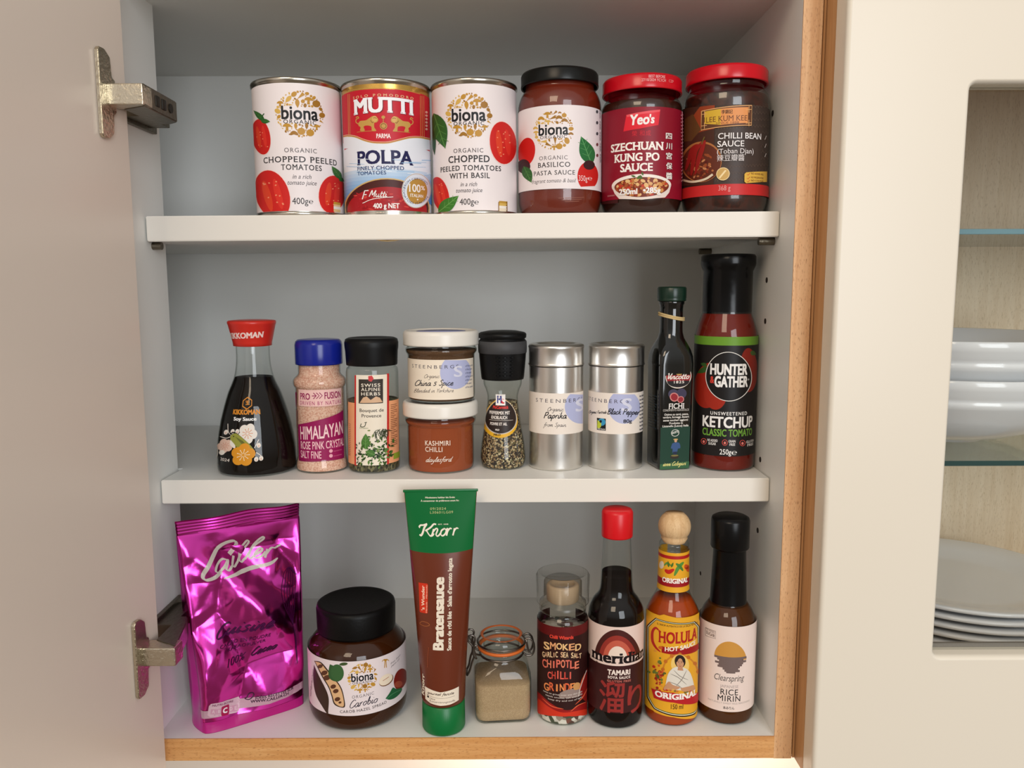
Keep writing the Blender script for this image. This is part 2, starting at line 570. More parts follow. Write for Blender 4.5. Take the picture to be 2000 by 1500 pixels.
class Art:
    """flat artwork drawn in board units, laid on a wall of revolution (or any surface function)"""

    def __init__(self, sheet=None, crop=(0, 0, 1), prof=None, surf=None):
        self.bm = bmesh.new()
        self.mats = []
        self.z = 0
        self.hold = False
        self.crop = crop
        self.prof = prof
        self.surf = surf
        if sheet:
            (self.xb, self.yb, self.xt, self.yt, self.H, self.hb, self.ht, self.R, self.e) = SHEET[sheet]

    def put(self, x, y):
        """board units -> (u, v) in mm on the unrolled wall"""
        ox, oy, s = self.crop
        x, y = ox + x / s, oy + y / s
        if self.surf:
            return x, y
        t = (self.yb - y) / (self.yb - self.yt)
        xc = self.xb + (self.xt - self.xb) * t
        hw = self.hb + (self.ht - self.hb) * t
        q = (x - xc) / hw
        k = abs(q)
        th = math.asin(min(k, 0.97))
        for _ in range(3):
            th = math.asin(min(k * (1 - 0.05 * math.cos(th)), 0.985))
        th = math.copysign(th, q)
        return self.R * th, self.H * t + self.R * (1 - math.cos(th)) * self.e

    def px(self):
        if self.surf:
            return 1.0 / self.crop[2]
        return self.H / (self.yb - self.yt) / self.crop[2]

    def mi(self, c):
        mt = ink(c) if isinstance(c, tuple) else c
        if mt not in self.mats:
            self.mats.append(mt)
        return self.mats.index(mt)

    def face(self, uv, c, tris=None, ks=None):
        i = self.mi(c)
        if tris is None and len(uv) > 4:
            tris = tessellate_polygon([[Vector((q[0], q[1], 0)) for q in uv]])
        vs = [self.bm.verts.new((p[0], p[1], self.z + (.3 * ks[n] if ks else 0))) for n, p in enumerate(uv)]
        for t in (tris or [range(len(vs))]):
            try:
                f = self.bm.faces.new([vs[k] for k in t])
                f.material_index = i
            except ValueError:
                pass

    def step(self):
        if not self.hold:
            self.z += 1

    def poly(self, pts, c, smooth=False):
        self.step()
        if smooth:
            pts = spline(list(pts) + [pts[0]], 5)[:-1]
        self.face([self.put(*p) for p in pts], c)

    def uvrect(self, u0, u1, v0, v1, c):
        self.step()
        self.face([(u0, v0), (u1, v0), (u1, v1), (u0, v1)], c)

    def rect(self, x0, y0, x1, y1, c):
        self.step()
        n = 10
        top = [(x0 + (x1 - x0) * i / n, y0) for i in range(n + 1)]
        bot = [(x1 + (x0 - x1) * i / n, y1) for i in range(n + 1)]
        # keep the long edges level on the wall
        vt, vb = self.put((x0 + x1) / 2, y0)[1], self.put((x0 + x1) / 2, y1)[1]
        if self.surf:
            self.face([self.put(*p) for p in top + bot], c)
        else:
            self.face([(self.put(*p)[0], vt) for p in top] + [(self.put(*p)[0], vb) for p in bot], c)

    def ell(self, cx, cy, rx, ry, c, rot=0, n=28, a0=0, a1=360):
        self.step()
        k = math.radians(rot)
        pts = []
        full = a1 - a0 >= 360
        for i in range(n if full else n + 1):
            a = math.radians(a0 + (a1 - a0) * i / n)
            ex, ey = rx * math.cos(a), ry * math.sin(a)
            pts.append((cx + ex * math.cos(k) - ey * math.sin(k), cy + ex * math.sin(k) + ey * math.cos(k)))
        self.face([self.put(*p) for p in pts], c)

    def ring(self, cx, cy, rx, ry, w, c, n=48, a0=0, a1=360):
        self.step()
        A, B = [], []
        for i in range(n + 1):
            a = math.radians(a0 + (a1 - a0) * i / n)
            A.append(self.put(cx + rx * math.cos(a), cy + ry * math.sin(a)))
            B.append(self.put(cx + (rx - w) * math.cos(a), cy + (ry - w) * math.sin(a)))
        for i in range(n):
            self.face([A[i], A[i + 1], B[i + 1], B[i]], c)

    def pen(self, pts, w, c, smooth=True, nib=None, taper=False, step=True, n=6):
        """a stroke of width w; nib (angle, contrast) gives thick and thin like a broad pen"""
        if step:
            self.step()
        P = spline(pts, n) if smooth else list(pts)
        L, Rr = [], []
        N = len(P)
        for i in range(N):
            a, b = P[max(0, i - 1)], P[min(N - 1, i + 1)]
            dx, dy = b[0] - a[0], b[1] - a[1]
            d = math.hypot(dx, dy) or 1e-6
            ww = w
            if nib:
                ang = math.atan2(dy, dx) - math.radians(nib[0])
                ww = w * (1 - nib[1] + nib[1] * abs(math.sin(ang)))
            if taper:
                ww *= 0.25 + 0.75 * math.sin(math.pi * min(1, max(0, i / (N - 1)))) ** 0.6
            nx, ny = -dy / d * ww / 2, dx / d * ww / 2
            L.append(self.put(P[i][0] + nx, P[i][1] + ny))
            Rr.append(self.put(P[i][0] - nx, P[i][1] - ny))
        for i in range(N - 1):
            self.face([L[i], L[i + 1], Rr[i + 1], Rr[i]], c)

    def text(self, s, x0, x1, y, h, c, bold=0.0, shear=0.0, serif=0.0, sp=1.0, slope=0.0, lower=False, rise=0.0):
        """s printed from x0 to x1 on baseline y with capitals h tall; slope = drop per unit across, rise = arch height"""
        self.step()
        V, T = glyphs(s, bold, shear, sp, serif)
        a, b = min(v[0] for v in V), max(v[0] for v in V)
        if self.surf:
            uv = []
            for vx, vy, vk in V:
                f = (vx - a) / (b - a)
                X = x0 + (x1 - x0) * f
                Y = y + slope * (X - x0) - rise * (1 - (2 * f - 1) ** 2) - vy / 0.682 * h
                uv.append(self.put(X, Y))
        else:
            u0, _ = self.put(x0, y)
            u1, _ = self.put(x1, y)
            _, v0 = self.put((x0 + x1) / 2, y)
            k = self.px()
            uv = []
            for vx, vy, vk in V:
                f = (vx - a) / (b - a)
                uv.append((u0 + (u1 - u0) * f, v0 + (vy / 0.682 * h - slope * (x1 - x0) * (f - 0.5) + rise * (1 - (2 * f - 1) ** 2)) * k))
        self.face(uv, c, T, [v[2] for v in V])

    def vtext(self, s, x, y0, y1, h, c, bold=0.0, sp=1.0):
        """text running upwards from y0 to y1, letters' feet at x (to their right), capitals h tall"""
        self.step()
        V, T = glyphs(s, bold, 0, sp, 0)
        a, b = min(v[0] for v in V), max(v[0] for v in V)
        self.face([self.put(x - vy / 0.682 * h, y0 + (y1 - y0) * (vx - a) / (b - a)) for vx, vy, vk in V], c, T, [v[2] for v in V])

    def arc_text(self, s, cx, cy, r, a0, a1, h, c, bold=0.0, inside=False):
        """text round a circle from angle a0 to a1 (degrees, clockwise from the right, y down)"""
        self.step()
        V, T = glyphs(s, bold, 0, 1.0, 0)
        a, b = min(v[0] for v in V), max(v[0] for v in V)
        uv = []
        for vx, vy, vk in V:
            t = math.radians(a0 + (a1 - a0) * (vx - a) / (b - a))
            rr = r + (-1 if inside else 1) * vy / 0.682 * h
            uv.append(self.put(cx + rr * math.cos(t), cy + rr * math.sin(t)))
        self.face(uv, c, T, [v[2] for v in V])

    def hand(self, s, x0, x1, y, xh, c, w, slant=0.25, nib=None, slope=0.0):
        """handwriting from x0 to x1 on baseline y with x-height xh"""
        self.step()
        adv, strokes = 0.0, []
        for ch in s:
            g, ad = HAND.get(ch, HAND[' '])
            for st in g:
                strokes.append([(adv + p[0], p[1]) for p in st])
            adv += ad + 0.06
        k = (x1 - x0) / adv
        for st in strokes:
            pts = [(x0 + k * p[0] + slant * p[1] * xh, y - p[1] * xh + slope * k * p[0]) for p in st]
            self.pen(pts, w, c, True, nib, step=False, n=5)

    def leaf(self, x0, y0, x1, y1, w, c, rib=None):
        dx, dy = x1 - x0, y1 - y0
        L, R = [], []
        for i in range(13):
            t = i / 12
            k = w * math.sin(math.pi * t ** 0.8) * 0.5
            d = math.hypot(dx, dy)
            L.append((x0 + dx * t - dy / d * k, y0 + dy * t + dx / d * k))
            R.append((x0 + dx * t + dy / d * k, y0 + dy * t - dx / d * k))
        self.poly(L + R[-2:0:-1], c)
        if rib:
            self.pen([(x0, y0), ((x0 + x1) / 2, (y0 + y1) / 2), (x1, y1)], max(1.0, w * 0.05), rib)
            for t in (0.3, 0.5, 0.7):
                bx, by = x0 + dx * t, y0 + dy * t
                d = math.hypot(dx, dy)
                for sg in (1, -1):
                    self.pen([(bx, by), (bx + dx * 0.15 - sg * dy / d * w * 0.32, by + dy * 0.15 + sg * dx / d * w * 0.32)], max(0.8, w * 0.025), rib, smooth=False)

    def build(self, name, parent, off=0.15, du=None, dv=None, lay=0.004, loc=None):
        bm = self.bm
        bmesh.ops.triangulate(bm, faces=bm.faces[:], quad_method='BEAUTY', ngon_method='EAR_CLIP')
        us = [v.co.x for v in bm.verts]
        vs = [v.co.y for v in bm.verts]
        R = getattr(self, 'R', None)
        du = du or R * math.radians(4.0)
        k0, k1 = math.ceil(min(us) / du), math.floor(max(us) / du)
        for k in range(k0, k1 + 1):
            bmesh.ops.bisect_plane(bm, geom=bm.verts[:] + bm.edges[:] + bm.faces[:], dist=1e-7, plane_co=(k * du, 0, 0), plane_no=(1, 0, 0))
        if dv:
            k0, k1 = math.ceil(min(vs) / dv), math.floor(max(vs) / dv)
            for k in range(k0, k1 + 1):
                bmesh.ops.bisect_plane(bm, geom=bm.verts[:] + bm.edges[:] + bm.faces[:], dist=1e-7, plane_co=(0, k * dv, 0), plane_no=(0, 1, 0))
        nrm = []
        if self.surf:
            for v in bm.verts:
                p, n = self.surf(v.co.x, v.co.y)
                v.co = p + n * (off + lay * v.co.z) * 0.001
                nrm.append(n)
        else:
            prof = self.prof

            def rad(v):
                if not prof:
                    return R, 0.0
                for (r0, z0), (r1, z1) in zip(prof[:-1], prof[1:]):
                    if z0 <= v <= z1:
                        t = (v - z0) / (z1 - z0) if z1 > z0 else 0
                        return r0 + (r1 - r0) * t, (r1 - r0) / (z1 - z0) if z1 > z0 else 0
                return prof[-1][0], 0.0
            for v in bm.verts:
                u, w, z = v.co
                r, sl = rad(w)
                k = math.floor(u / du + 1e-6)
                f = u / du - k
                t0, t1 = k * du / R, (k + 1) * du / R
                r += off + lay * z
                x = r * (math.sin(t0) * (1 - f) + math.sin(t1) * f)
                y = -r * (math.cos(t0) * (1 - f) + math.cos(t1) * f)
                t = u / R
                v.co = Vector((x, y, w)) * 0.001
                nrm.append(Vector((math.sin(t), -math.cos(t), -sl)).normalized())
        bm.normal_update()
        flip = [f for f in bm.faces if f.normal.dot(nrm[f.verts[0].index] if f.verts[0].index >= 0 else f.normal) < 0]
        bm.verts.index_update()
        flip = [f for f in bm.faces if f.normal.dot(nrm[f.verts[0].index]) < 0]
        if flip:
            bmesh.ops.reverse_faces(bm, faces=flip)
        for f in bm.faces:
            f.smooth = True
        me = bpy.data.meshes.new(name)
        bm.to_mesh(me)
        bm.free()
        for mt in self.mats:
            me.materials.append(mt)
        me.normals_split_custom_set_from_vertices([tuple(n) for n in nrm])
        o = bpy.data.objects.new(name, me)
        COL.objects.link(o)
        o.parent = parent
        if loc:
            o.location = loc
        return o


def face_cam(x, y):
    return -math.atan2(x, 0.61 + y)

# ------------------------------------------------------------------ the cabinet
ZF, ZC, YB, YF = -0.3454, 0.2112, 0.245, -0.032
XL, XR = -0.2715, 0.2025
ZS2 = -0.1506
grey = plain('grey_laminate', (234, 233, 228), 0.42, spec=0.4, bump=0.02, bscale=900)
white = plain('white_edge', (234, 227, 216), 0.4, spec=0.45)
cream = plain('cream_lacquer', (230, 220, 203), 0.32, spec=0.45)
doorw = plain('door_laminate', (224, 208, 193), 0.30, spec=0.5)
hole = plain('dark_hole', (40, 32, 26), 0.8)
gap_dark = plain('gap_brown', (92, 52, 26), 0.7)
beech_v = wood('beech_upright', (228, 184, 138), (210, 160, 112), (150, 98, 58), 2)
beech_h = wood('beech_lengthwise', (226, 172, 112), (204, 142, 80), (160, 98, 48), 0)
beech_side = wood('beech_side', (206, 160, 112), (190, 140, 92), (150, 100, 58), 2, fleck=False)
maple = wood('maple_back', (236, 218, 190), (224, 202, 170), (200, 176, 142), 2, 50)
steel = plain('hinge_nickel', (200, 190, 170), 0.3, metal=1.0, bump=0.5, bscale=420)
steel_dark = plain('hinge_worn', (120, 112, 98), 0.4, metal=1.0, bump=0.5, bscale=300)

cab = thing('wall_cabinet', 'open white and beech kitchen wall cabinet holding three rows of jars, tins and bottles', 'cabinet', (0, YB, ZF))
cab.location = (0, 0, 0)
box('back_panel', -0.60, XR + 0.014, YB, YB + 0.008, ZF - 0.02, ZC + 0.02, grey, cab)
box('top_panel', -0.60, XR, YF + 0.001, YB, ZC, ZC + 0.018, grey, cab)
bp_ = box('bottom_panel', -0.60, XR, YF + 0.0008, YB, ZF - 0.0175, ZF, grey, cab)
box('edge_strip', XL - 0.016, XR, YF - 0.0002, YF + 0.0008, ZF - 0.0176, ZF + 0.0001, beech_h, bp_)
# right side with its row of drilled holes
rs = box('side_panel', XR, XR + 0.0135, YF + 0.0008, YB, ZF - 0.018, ZC + 0.02, grey, cab)
box('edge_strip', XR, XR + 0.0135, YF - 0.0002, YF + 0.0008, ZF - 0.018, ZC + 0.02, beech_v, rs)
for hy in (0.026, 0.212):
    for hz in (0.129, 0.0022, -0.030, -0.1415, -0.2005, -0.306):
        hb = bmesh.new()
        bmesh.ops.create_cone(hb, cap_ends=True, segments=14, radius1=0.0022, radius2=0.0022, depth=0.0006,
                              matrix=Matrix.Translation((XR - 0.0001, hy, hz)) @ Matrix.Rotation(math.pi / 2, 4, 'Y'))
        finish('pin_hole', hb, hole, rs)
# left stile and the recess behind it
box('stile', XL - 0.016, XL, YF + 0.0008, 0.035, ZF, ZC, grey, cab)
box('side_panel', -0.60, -0.585, YF + 0.001, YB, ZF, ZC, grey, cab)
box('front_rail', -0.585, XL - 0.016, YF + 0.001, YF + 0.017, ZF, ZC, grey, cab)

# shelf pins
for px_, py_ in ((0.1965, 0.012), (0.1965, 0.205), (-0.265, 0.012)):
    bm = bmesh.new()
    for sx in (1,):
        x0, x1 = (px_ - 0.006, XR) if px_ > 0 else (XL, px_ + 0.0005)
        zz = 0.0315 if px_ > 0 else 0.0292
        bmesh.ops.create_cone(bm, cap_ends=True, segments=16, radius1=0.0029, radius2=0.0029, depth=x1 - x0,
                              matrix=Matrix.Translation(((x0 + x1) / 2, py_, zz)) @ Matrix.Rotation(math.pi / 2, 4, 'Y'))
    finish('shelf_pin', bm, steel_dark, cab)

# open door on the left with two hinges
DA = math.radians(6)
dx_, dy_ = -math.sin(DA), -math.cos(DA)          # the door runs from the hinge towards the room
hx, hy = -0.2585, -0.045
bm = bmesh.new()
L_, t_ = 0.36, 0.019
nx_, ny_ = -dy_, dx_                              # inner face normal
nrmx, nrmy = math.cos(DA), -math.sin(DA)
pts = [(hx, hy), (hx + dx_ * L_, hy + dy_ * L_), (hx + dx_ * L_ - nrmx * t_, hy + dy_ * L_ - nrmy * t_), (hx - nrmx * t_, hy - nrmy * t_)]
add_prism(bm, pts, ZF - 0.05, ZC + 0.05)
bmesh.ops.bevel(bm, geom=bm.edges[:], offset=0.0012, segments=2, affect='EDGES')
finish('door', bm, doorw, cab, wn=True)


def door_pt(s, n, z):
    """s along the door from its hinge edge, n out of its inner face"""
    return (hx + dx_ * s + nrmx * n, hy + dy_ * s + nrmy * n, z)


def hinge(zc, flip):
    # flange screwed to the door
    bm = bmesh.new()
    prof = [(-0.0255, 0.020), (0.0255, 0.020), (0.0275, 0.024), (0.0275, 0.0345), (-0.0275, 0.0345), (-0.0275, 0.024)]
    prof = [(-0.026, 0.0345), (0.026, 0.0345), (0.028, 0.033), (0.028, 0.027), (0.024, 0.0215), (0.012, 0.0205), (0.0105, 0.0175), (-0.0105, 0.0175),
            (-0.012, 0.0205), (-0.024, 0.0215), (-0.028, 0.027), (-0.028, 0.033)]
    a = [bm.verts.new(door_pt(s, 0.0002, zc + z)) for z, s in prof]
    b = [bm.verts.new(door_pt(s, 0.0030, zc + z)) for z, s in prof]
    n = len(prof)
    for i in range(n):
        j = (i + 1) % n
        bm.faces.new((a[i], a[j], b[j], b[i]))
    bm.faces.new(a)
    bm.faces.new(b)
    bmesh.ops.recalc_face_normals(bm, faces=bm.faces[:])
    bmesh.ops.bevel(bm, geom=bm.edges[:], offset=0.0005, segments=2, affect='EDGES')
    h = finish('hinge', bm, steel, cab, wn=True)
    # bent link that leaves the cup, with a bright front
    bm = bmesh.new()
    x0, x1 = -0.2590, -0.2355
    add_box(bm, x0, x1, -0.0725, -0.058, zc - 0.0068, zc + 0.0068, 0.0012)
    finish('hinge_link', bm, steel, h, wn=True)
    # arm running back to the stile, with a slotted face
    bm = bmesh.new()
    add_prism(bm, [(-0.2545, -0.060), (-0.2355, -0.071), (-0.2365, -0.016), (-0.2435, -0.010), (-0.2545, -0.010)] if flip > 0 else
              [(-0.2545, -0.060), (-0.2355, -0.071), (-0.2440, -0.030), (-0.2480, -0.018), (-0.2545, -0.018)], zc - 0.0072, zc + 0.0072)
    bmesh.ops.bevel(bm, geom=bm.edges[:], offset=0.0008, segments=2, affect='EDGES')
    ar = finish('hinge_arm', bm, steel_dark, h, wn=True)
    if flip > 0:
        bm = bmesh.new()
        for yy in (-0.050, -0.040):
            add_box(bm, -0.2375, -0.2352, yy - 0.003, yy + 0.003, zc - 0.0035, zc + 0.0035, 0.0004)
        bmesh.ops.create_cone(bm, cap_ends=True, segments=16, radius1=0.0032, radius2=0.0032, depth=0.0012,
                              matrix=Matrix.Translation((-0.2362, -0.028, zc)) @ Matrix.Rotation(math.pi / 2, 4, 'Y'))
        finish('hinge_slot', bm, plain('hinge_slot_dark', (46, 42, 36), 0.5, metal=0.6), h)
    # plate on the stile
    bm = bmesh.new()
    add_box(bm, XL + 0.0001, -0.2543, -0.030, 0.014, zc - 0.0055, zc + 0.0055, 0.0006)
    add_box(bm, XL + 0.0001, XL + 0.004, -0.026, 0.022, zc - 0.0085, zc + 0.0085, 0.0006)
    finish('mounting_plate', bm, steel_dark, h, wn=True)


hinge(0.1220, 1)
hinge(-0.2600, -1)

# ------------------------------------------------------------------ the two loose shelves
TILT = -0.0051


def shelf(name, label, ztop, slope):
    bm = bmesh.new()
    th = 0.0186
    xl, xr, yb = XL + 0.0010, XR - 0.0006, YB - 0.002
    # outline with a notch round the stile
    out = [(xl, 0), (xr, 0), (xr, yb), (-0.57, yb), (-0.57, 0.040), (xl + 0.0005, 0.040)]
    add_prism(bm, out, -th, 0)
    bmesh.ops.bevel(bm, geom=bm.edges[:], offset=0.0006, segments=2, affect='EDGES')
    for f in bm.faces:
        if f.normal.y < -0.5 and f.calc_center_median().y < 0.02:
            f.material_index = 1
    o = finish(name, bm, [grey, white], None, wn=True)
    o.location = (0, 0, ztop)
    o.rotation_euler = (0, slope, 0)
    tag(o, label, 'shelf')
    return o


shelf('shelf', 'upper white shelf with a thick front edge carrying the tomato tins and sauce jars', 0.0520, TILT)
shelf('shelf', 'lower white shelf with a thick front edge carrying spice jars, tins and the ketchup', ZS2, 0.0)

# ------------------------------------------------------------------ glass fronted cabinet to the right
gc = thing('glass_fronted_cabinet', 'closed cream cabinet with a tall glass pane showing white crockery', 'cabinet')
SX = 0.2190
box('side_panel', SX, SX + 0.016, -0.0478, YB, ZF - 0.0185, ZC + 0.03, beech_side, gc)
box('filler_strip', XR + 0.0146, SX - 0.0004, YF + 0.001, YB, ZF - 0.018, ZC + 0.03, beech_side, gc)
box('joint_shadow_gap', XR + 0.0135, SX, YF + 0.004, YB, ZF - 0.0175, ZC + 0.03, gap_dark, gc)
box('back_panel', SX + 0.016, 0.90, YB - 0.002, YB + 0.008, ZF - 0.018, ZC + 0.03, maple, gc)
box('side_panel', 0.885, 0.90, -0.046, YB - 0.002, ZF - 0.018, ZC + 0.03, maple, gc)
PF = -0.3202                                        # inner floor
box('bottom_panel', SX + 0.016, 0.885, -0.045, YB - 0.002, PF - 0.02, PF, maple, gc)
box('top_panel', SX + 0.016, 0.885, -0.045, YB - 0.002, ZC + 0.012, ZC + 0.03, maple, gc)


def rrect(x0, x1, z0, z1, r, n=6):
    P = []
    for cx, cz, a0 in ((x1 - r, z1 - r, 0), (x0 + r, z1 - r, 90), (x0 + r, z0 + r, 180), (x1 - r, z0 + r, 270)):
        for i in range(n + 1):
            a = math.radians(a0 + 90 * i / n)
            P.append((cx + r * math.cos(a), cz + r * math.sin(a)))
    return P


def door_frame():
    """cream door slab with a round-cornered, chamfered window"""
    x0, x1, z0, z1 = SX - 0.0002, 0.92, ZF - 0.12, ZC + 0.10
    wx0, wx1, wz0, wz1 = 0.3017, 0.80, -0.2642, 0.1286
    n = 6
    bm = bmesh.new()
    yf, yb2 = -0.0675, -0.0490

    def loop(P, y):
        return [bm.verts.new((p[0], y, p[1])) for p in P]
    outer = [(rrect(x0 + d, x1 - d, z0 + d, z1 - d, 0.002 + 0.001, n), y) for d, y in ((0.0032, yf), (0.0009, yf + 0.0012), (0, yf + 0.0036), (0, yb2))]
    inner = [(rrect(wx0 - d, wx1 + d, wz0 - d, wz1 + d, 0.004 + d, n), y) for d, y in ((0.0030, yf), (0.0018, yf + 0.0004), (0.0006, yf + 0.002), (0, yf + 0.0045), (0, yb2))]
    OL = [loop(*o) for o in outer]
    IL = [loop(*i) for i in inner]
    m_ = len(OL[0])

    def strip(a, b, rev=False):
        for i in range(m_):
            j = (i + 1) % m_
            q = (a[i], a[j], b[j], b[i])
            bm.faces.new(tuple(reversed(q)) if rev else q)
    for a, b in zip(OL[:-1], OL[1:]):
        strip(a, b)
    for a, b in zip(IL[:-1], IL[1:]):
        strip(a, b, True)
    strip(IL[0], OL[0])
    strip(OL[-1], IL[-1])
    bmesh.ops.recalc_face_normals(bm, faces=bm.faces[:])
    d = finish('door', bm, cream, gc, sharp=50, wn=True)
    box('pane_gasket', wx0 + 0.0003, wx1, -0.0526, -0.0500, wz0 - 0.002, wz0 + 0.0030, plain('grey_gasket', (120, 114, 106), 0.6), d)
    pane = glass('window_pane', (0.985, 0.99, 0.985), (0.8, 0.85, 0.83), 0.01)
    box('glass_pane', wx0 + 0.0002, wx1, -0.0570, -0.0530, wz0 + 0.0002, wz1, pane, d)


door_frame()

gsm = plain('shelf_glass', (196, 224, 224), 0.05, trans=0.0, spec=0.6)
ge1 = plain('shelf_glass_edge', (120, 160, 172), 0.12)
ge2 = plain('shelf_glass_edge_dark', (38, 74, 74), 0.12)
for lab, z, em in (('upper glass shelf, empty, with a pale blue edge behind the cabinet pane', 0.0410, ge1),
                   ('lower glass shelf with a dark green edge carrying the white bowls', -0.1419, ge2)):
    bm = bmesh.new()
    add_box(bm, SX + 0.018, 0.883, 0.020, YB - 0.004, z - 0.0042, z, 0.0003, 1)
    for f in bm.faces:
        if f.normal.y < -0.7:
            f.material_index = 1
    o = finish('glass_shelf', bm, [glass('shelf_sheet', (0.97, 0.99, 0.985), (0.75, 0.85, 0.83), 0.01), em], None)
    tag(o, lab, 'shelf')

china = plain('white_china', (240, 242, 244), 0.12, coat=0.4)
bowl_prof = [(0, 0), (38, 0), (40, 4), (58, 9), (84, 24), (101, 44), (108, 62), (110.5, 66), (110.5, 71), (109.3, 74), (112, 77), (112.5, 84), (114.5, 87.5), (115.5, 100), (114.8, 101), (112.5, 100),
             (109, 78), (104, 55), (86, 30), (58, 15), (0, 12)]
bowl_prof = [(r, z * 0.63) for r, z in bowl_prof]


def bowl(z, label):
    t = thing('serving_bowl', label, 'bowl', (0.402, 0.132, z), 0, 'stacked white bowls')
    lathe('bowl_body', [(r, zz) for r, zz in bowl_prof], china, t, 96, 30)
    return t


bowl(-0.1417, 'large white rimmed bowl standing on the lower glass shelf, lower of the two')
bowl(-0.1417 + 0.0315, 'large white rimmed bowl nested on top of the other bowl')

plate_prof = [(0, 2.8), (56, 2.8), (58, 0), (63, 0), (65, 2.5), (82, 7), (103, 13.4), (104.5, 15.0), (104, 16.6), (102, 17), (82, 12.5), (66, 8.2), (58, 7.6), (0, 7.6)]
names = ['white plate at the very bottom of the stack behind the glass', 'white plate second from the bottom of the stack behind the glass',
         'white plate in the middle of the stack behind the glass', 'white plate second from the top of the stack behind the glass',
         'white plate on top of the stack behind the glass']
for i, lab in enumerate(names):
    t = thing('dinner_plate', lab, 'plate', (0.425, 0.126, PF + 0.0002 + 0.0078 * i), 0, 'stacked dinner plates')
    lathe('plate_body', plate_prof, china, t, 96, 30)

# ------------------------------------------------------------------ wall and worktop below
wb = box('wall_back', -0.9, 1.2, YB + 0.008, YB + 0.03, -0.95, 0.45, plain('wall_paint', (236, 220, 204), 0.6))
wb['kind'] = 'structure'

# ------------------------------------------------------------------ shared materials of the goods
tin = plain('tinplate', (196, 190, 178), 0.22, metal=1.0)
tin_brushed = plain('brushed_tin', (226, 223, 218), 0.30, metal=1.0)
gold_tin = plain('gold_lacquer', (206, 164, 84), 0.25, metal=0.85)
clear = glass('jar_glass')
clear_g = glass('green_tinged_glass', (0.93, 0.96, 0.94), (0.52, 0.58, 0.54))
black_gloss = plain('black_plastic', (12, 12, 13), 0.28, spec=.25)
black_matte = plain('black_matt_plastic', (13, 13, 14), 0.42, spec=.25)
red_lid = plain('red_enamel', (204, 16, 32), 0.22)
paper = (238, 228, 228)
BLK, DK, GREY = (18, 18, 22), (50, 46, 48), (92, 84, 86)
GOLD, GOLD2, GOLD3 = (190, 140, 48), (160, 112, 36), (214, 172, 84)
RED, RED2, WHITE = (206, 34, 30), (226, 84, 56), (244, 240, 236)
GRN, GRN2 = (44, 96, 40), (84, 140, 66)
RIM = [2.4]


def wrap(a, v0, v1, c, ang=2.6):
    a.uvrect(-ang * a.R, ang * a.R, v0, v1, c)


def emblem(a, cx, cy, R, seed=3, pale=False):
    """round gold emblem of small vegetables, fruit and leaves round a name"""
    rnd = random.Random(seed)
    pts = []
    for size, tries in ((0.165, 700), (0.125, 1500), (0.085, 2000), (0.055, 2500), (0.035, 3000)):
        for _ in range(tries):
            an, rr = rnd.uniform(0, 2 * math.pi), math.sqrt(rnd.random())
            x, y = rr * math.cos(an), rr * math.sin(an)
            if rr + size * 0.6 > 1:
                continue
            if -0.76 - size < x < 0.78 + size * .8 and -0.30 - size * .8 < y < 0.40 + size * .8:
                continue
            if all((x - q[0]) ** 2 + (y - q[1]) ** 2 > ((size + q[2]) * .90 + 0.008) ** 2 for q in pts):
                pts.append((x, y, size))
    a.step()
    a.hold = True
    for x, y, s in pts:
        X, Y, s_ = cx + x * R, cy + y * R, s * R
        c = GOLD3 if x < -0.25 and rnd.random() < .7 else (GOLD if rnd.random() < .6 else GOLD2)
        k = rnd.randrange(6)
        an = rnd.uniform(0, 180)
        if s < 0.06:
            a.ell(X, Y, s_, s_ * rnd.uniform(.5, 1), c, an, 10)
        elif k == 0:                                   # round fruit with a stalk
            a.ell(X, Y, s_, s_ * .92, c, 0, 16)
            a.pen([(X, Y - s_ * .8), (X + s_ * .2, Y - s_ * 1.25)], s_ * .2, c, False)
        elif k == 1:                                   # leaf
            ca, sa = math.cos(math.radians(an)), math.sin(math.radians(an))
            a.leaf(X - ca * s_ * 1.2, Y - sa * s_ * 1.2, X + ca * s_ * 1.2, Y + sa * s_ * 1.2, s_ * 1.1, c)
        elif k == 2:                                   # mushroom
            a.ell(X, Y, s_ * 1.1, s_ * .9, c, 0, 14, 180, 360)
            a.poly([(X - s_ * .3, Y), (X + s_ * .3, Y), (X + s_ * .36, Y + s_), (X - s_ * .36, Y + s_)], c)
        elif k == 3:                                   # carrot
            ca, sa = math.cos(math.radians(an)), math.sin(math.radians(an))
            a.poly([(X - ca * s_ - sa * s_ * .5, Y - sa * s_ + ca * s_ * .5), (X - ca * s_ + sa * s_ * .5, Y - sa * s_ - ca * s_ * .5), (X + ca * s_ * 1.3, Y + sa * s_ * 1.3)], c)
        elif k == 4:                                   # bean pod
            a.pen([(X - s_, Y + s_ * .35), (X - s_ * .1, Y - s_ * .25), (X + s_, Y + s_ * .3)], s_ * .95, c, True, None, True, n=7)
        else:
            a.ell(X, Y, s_ * 1.05, s_ * .8, c, an, 16)
    a.hold = False
    a.text('biona', cx - .76 * R, cx + .76 * R, cy + .22 * R, .55 * R, BLK, bold=.026)
    a.text('ORGANIC', cx - .68 * R, cx + .68 * R, cy + .41 * R, .16 * R, BLK, bold=.006, sp=1.25)


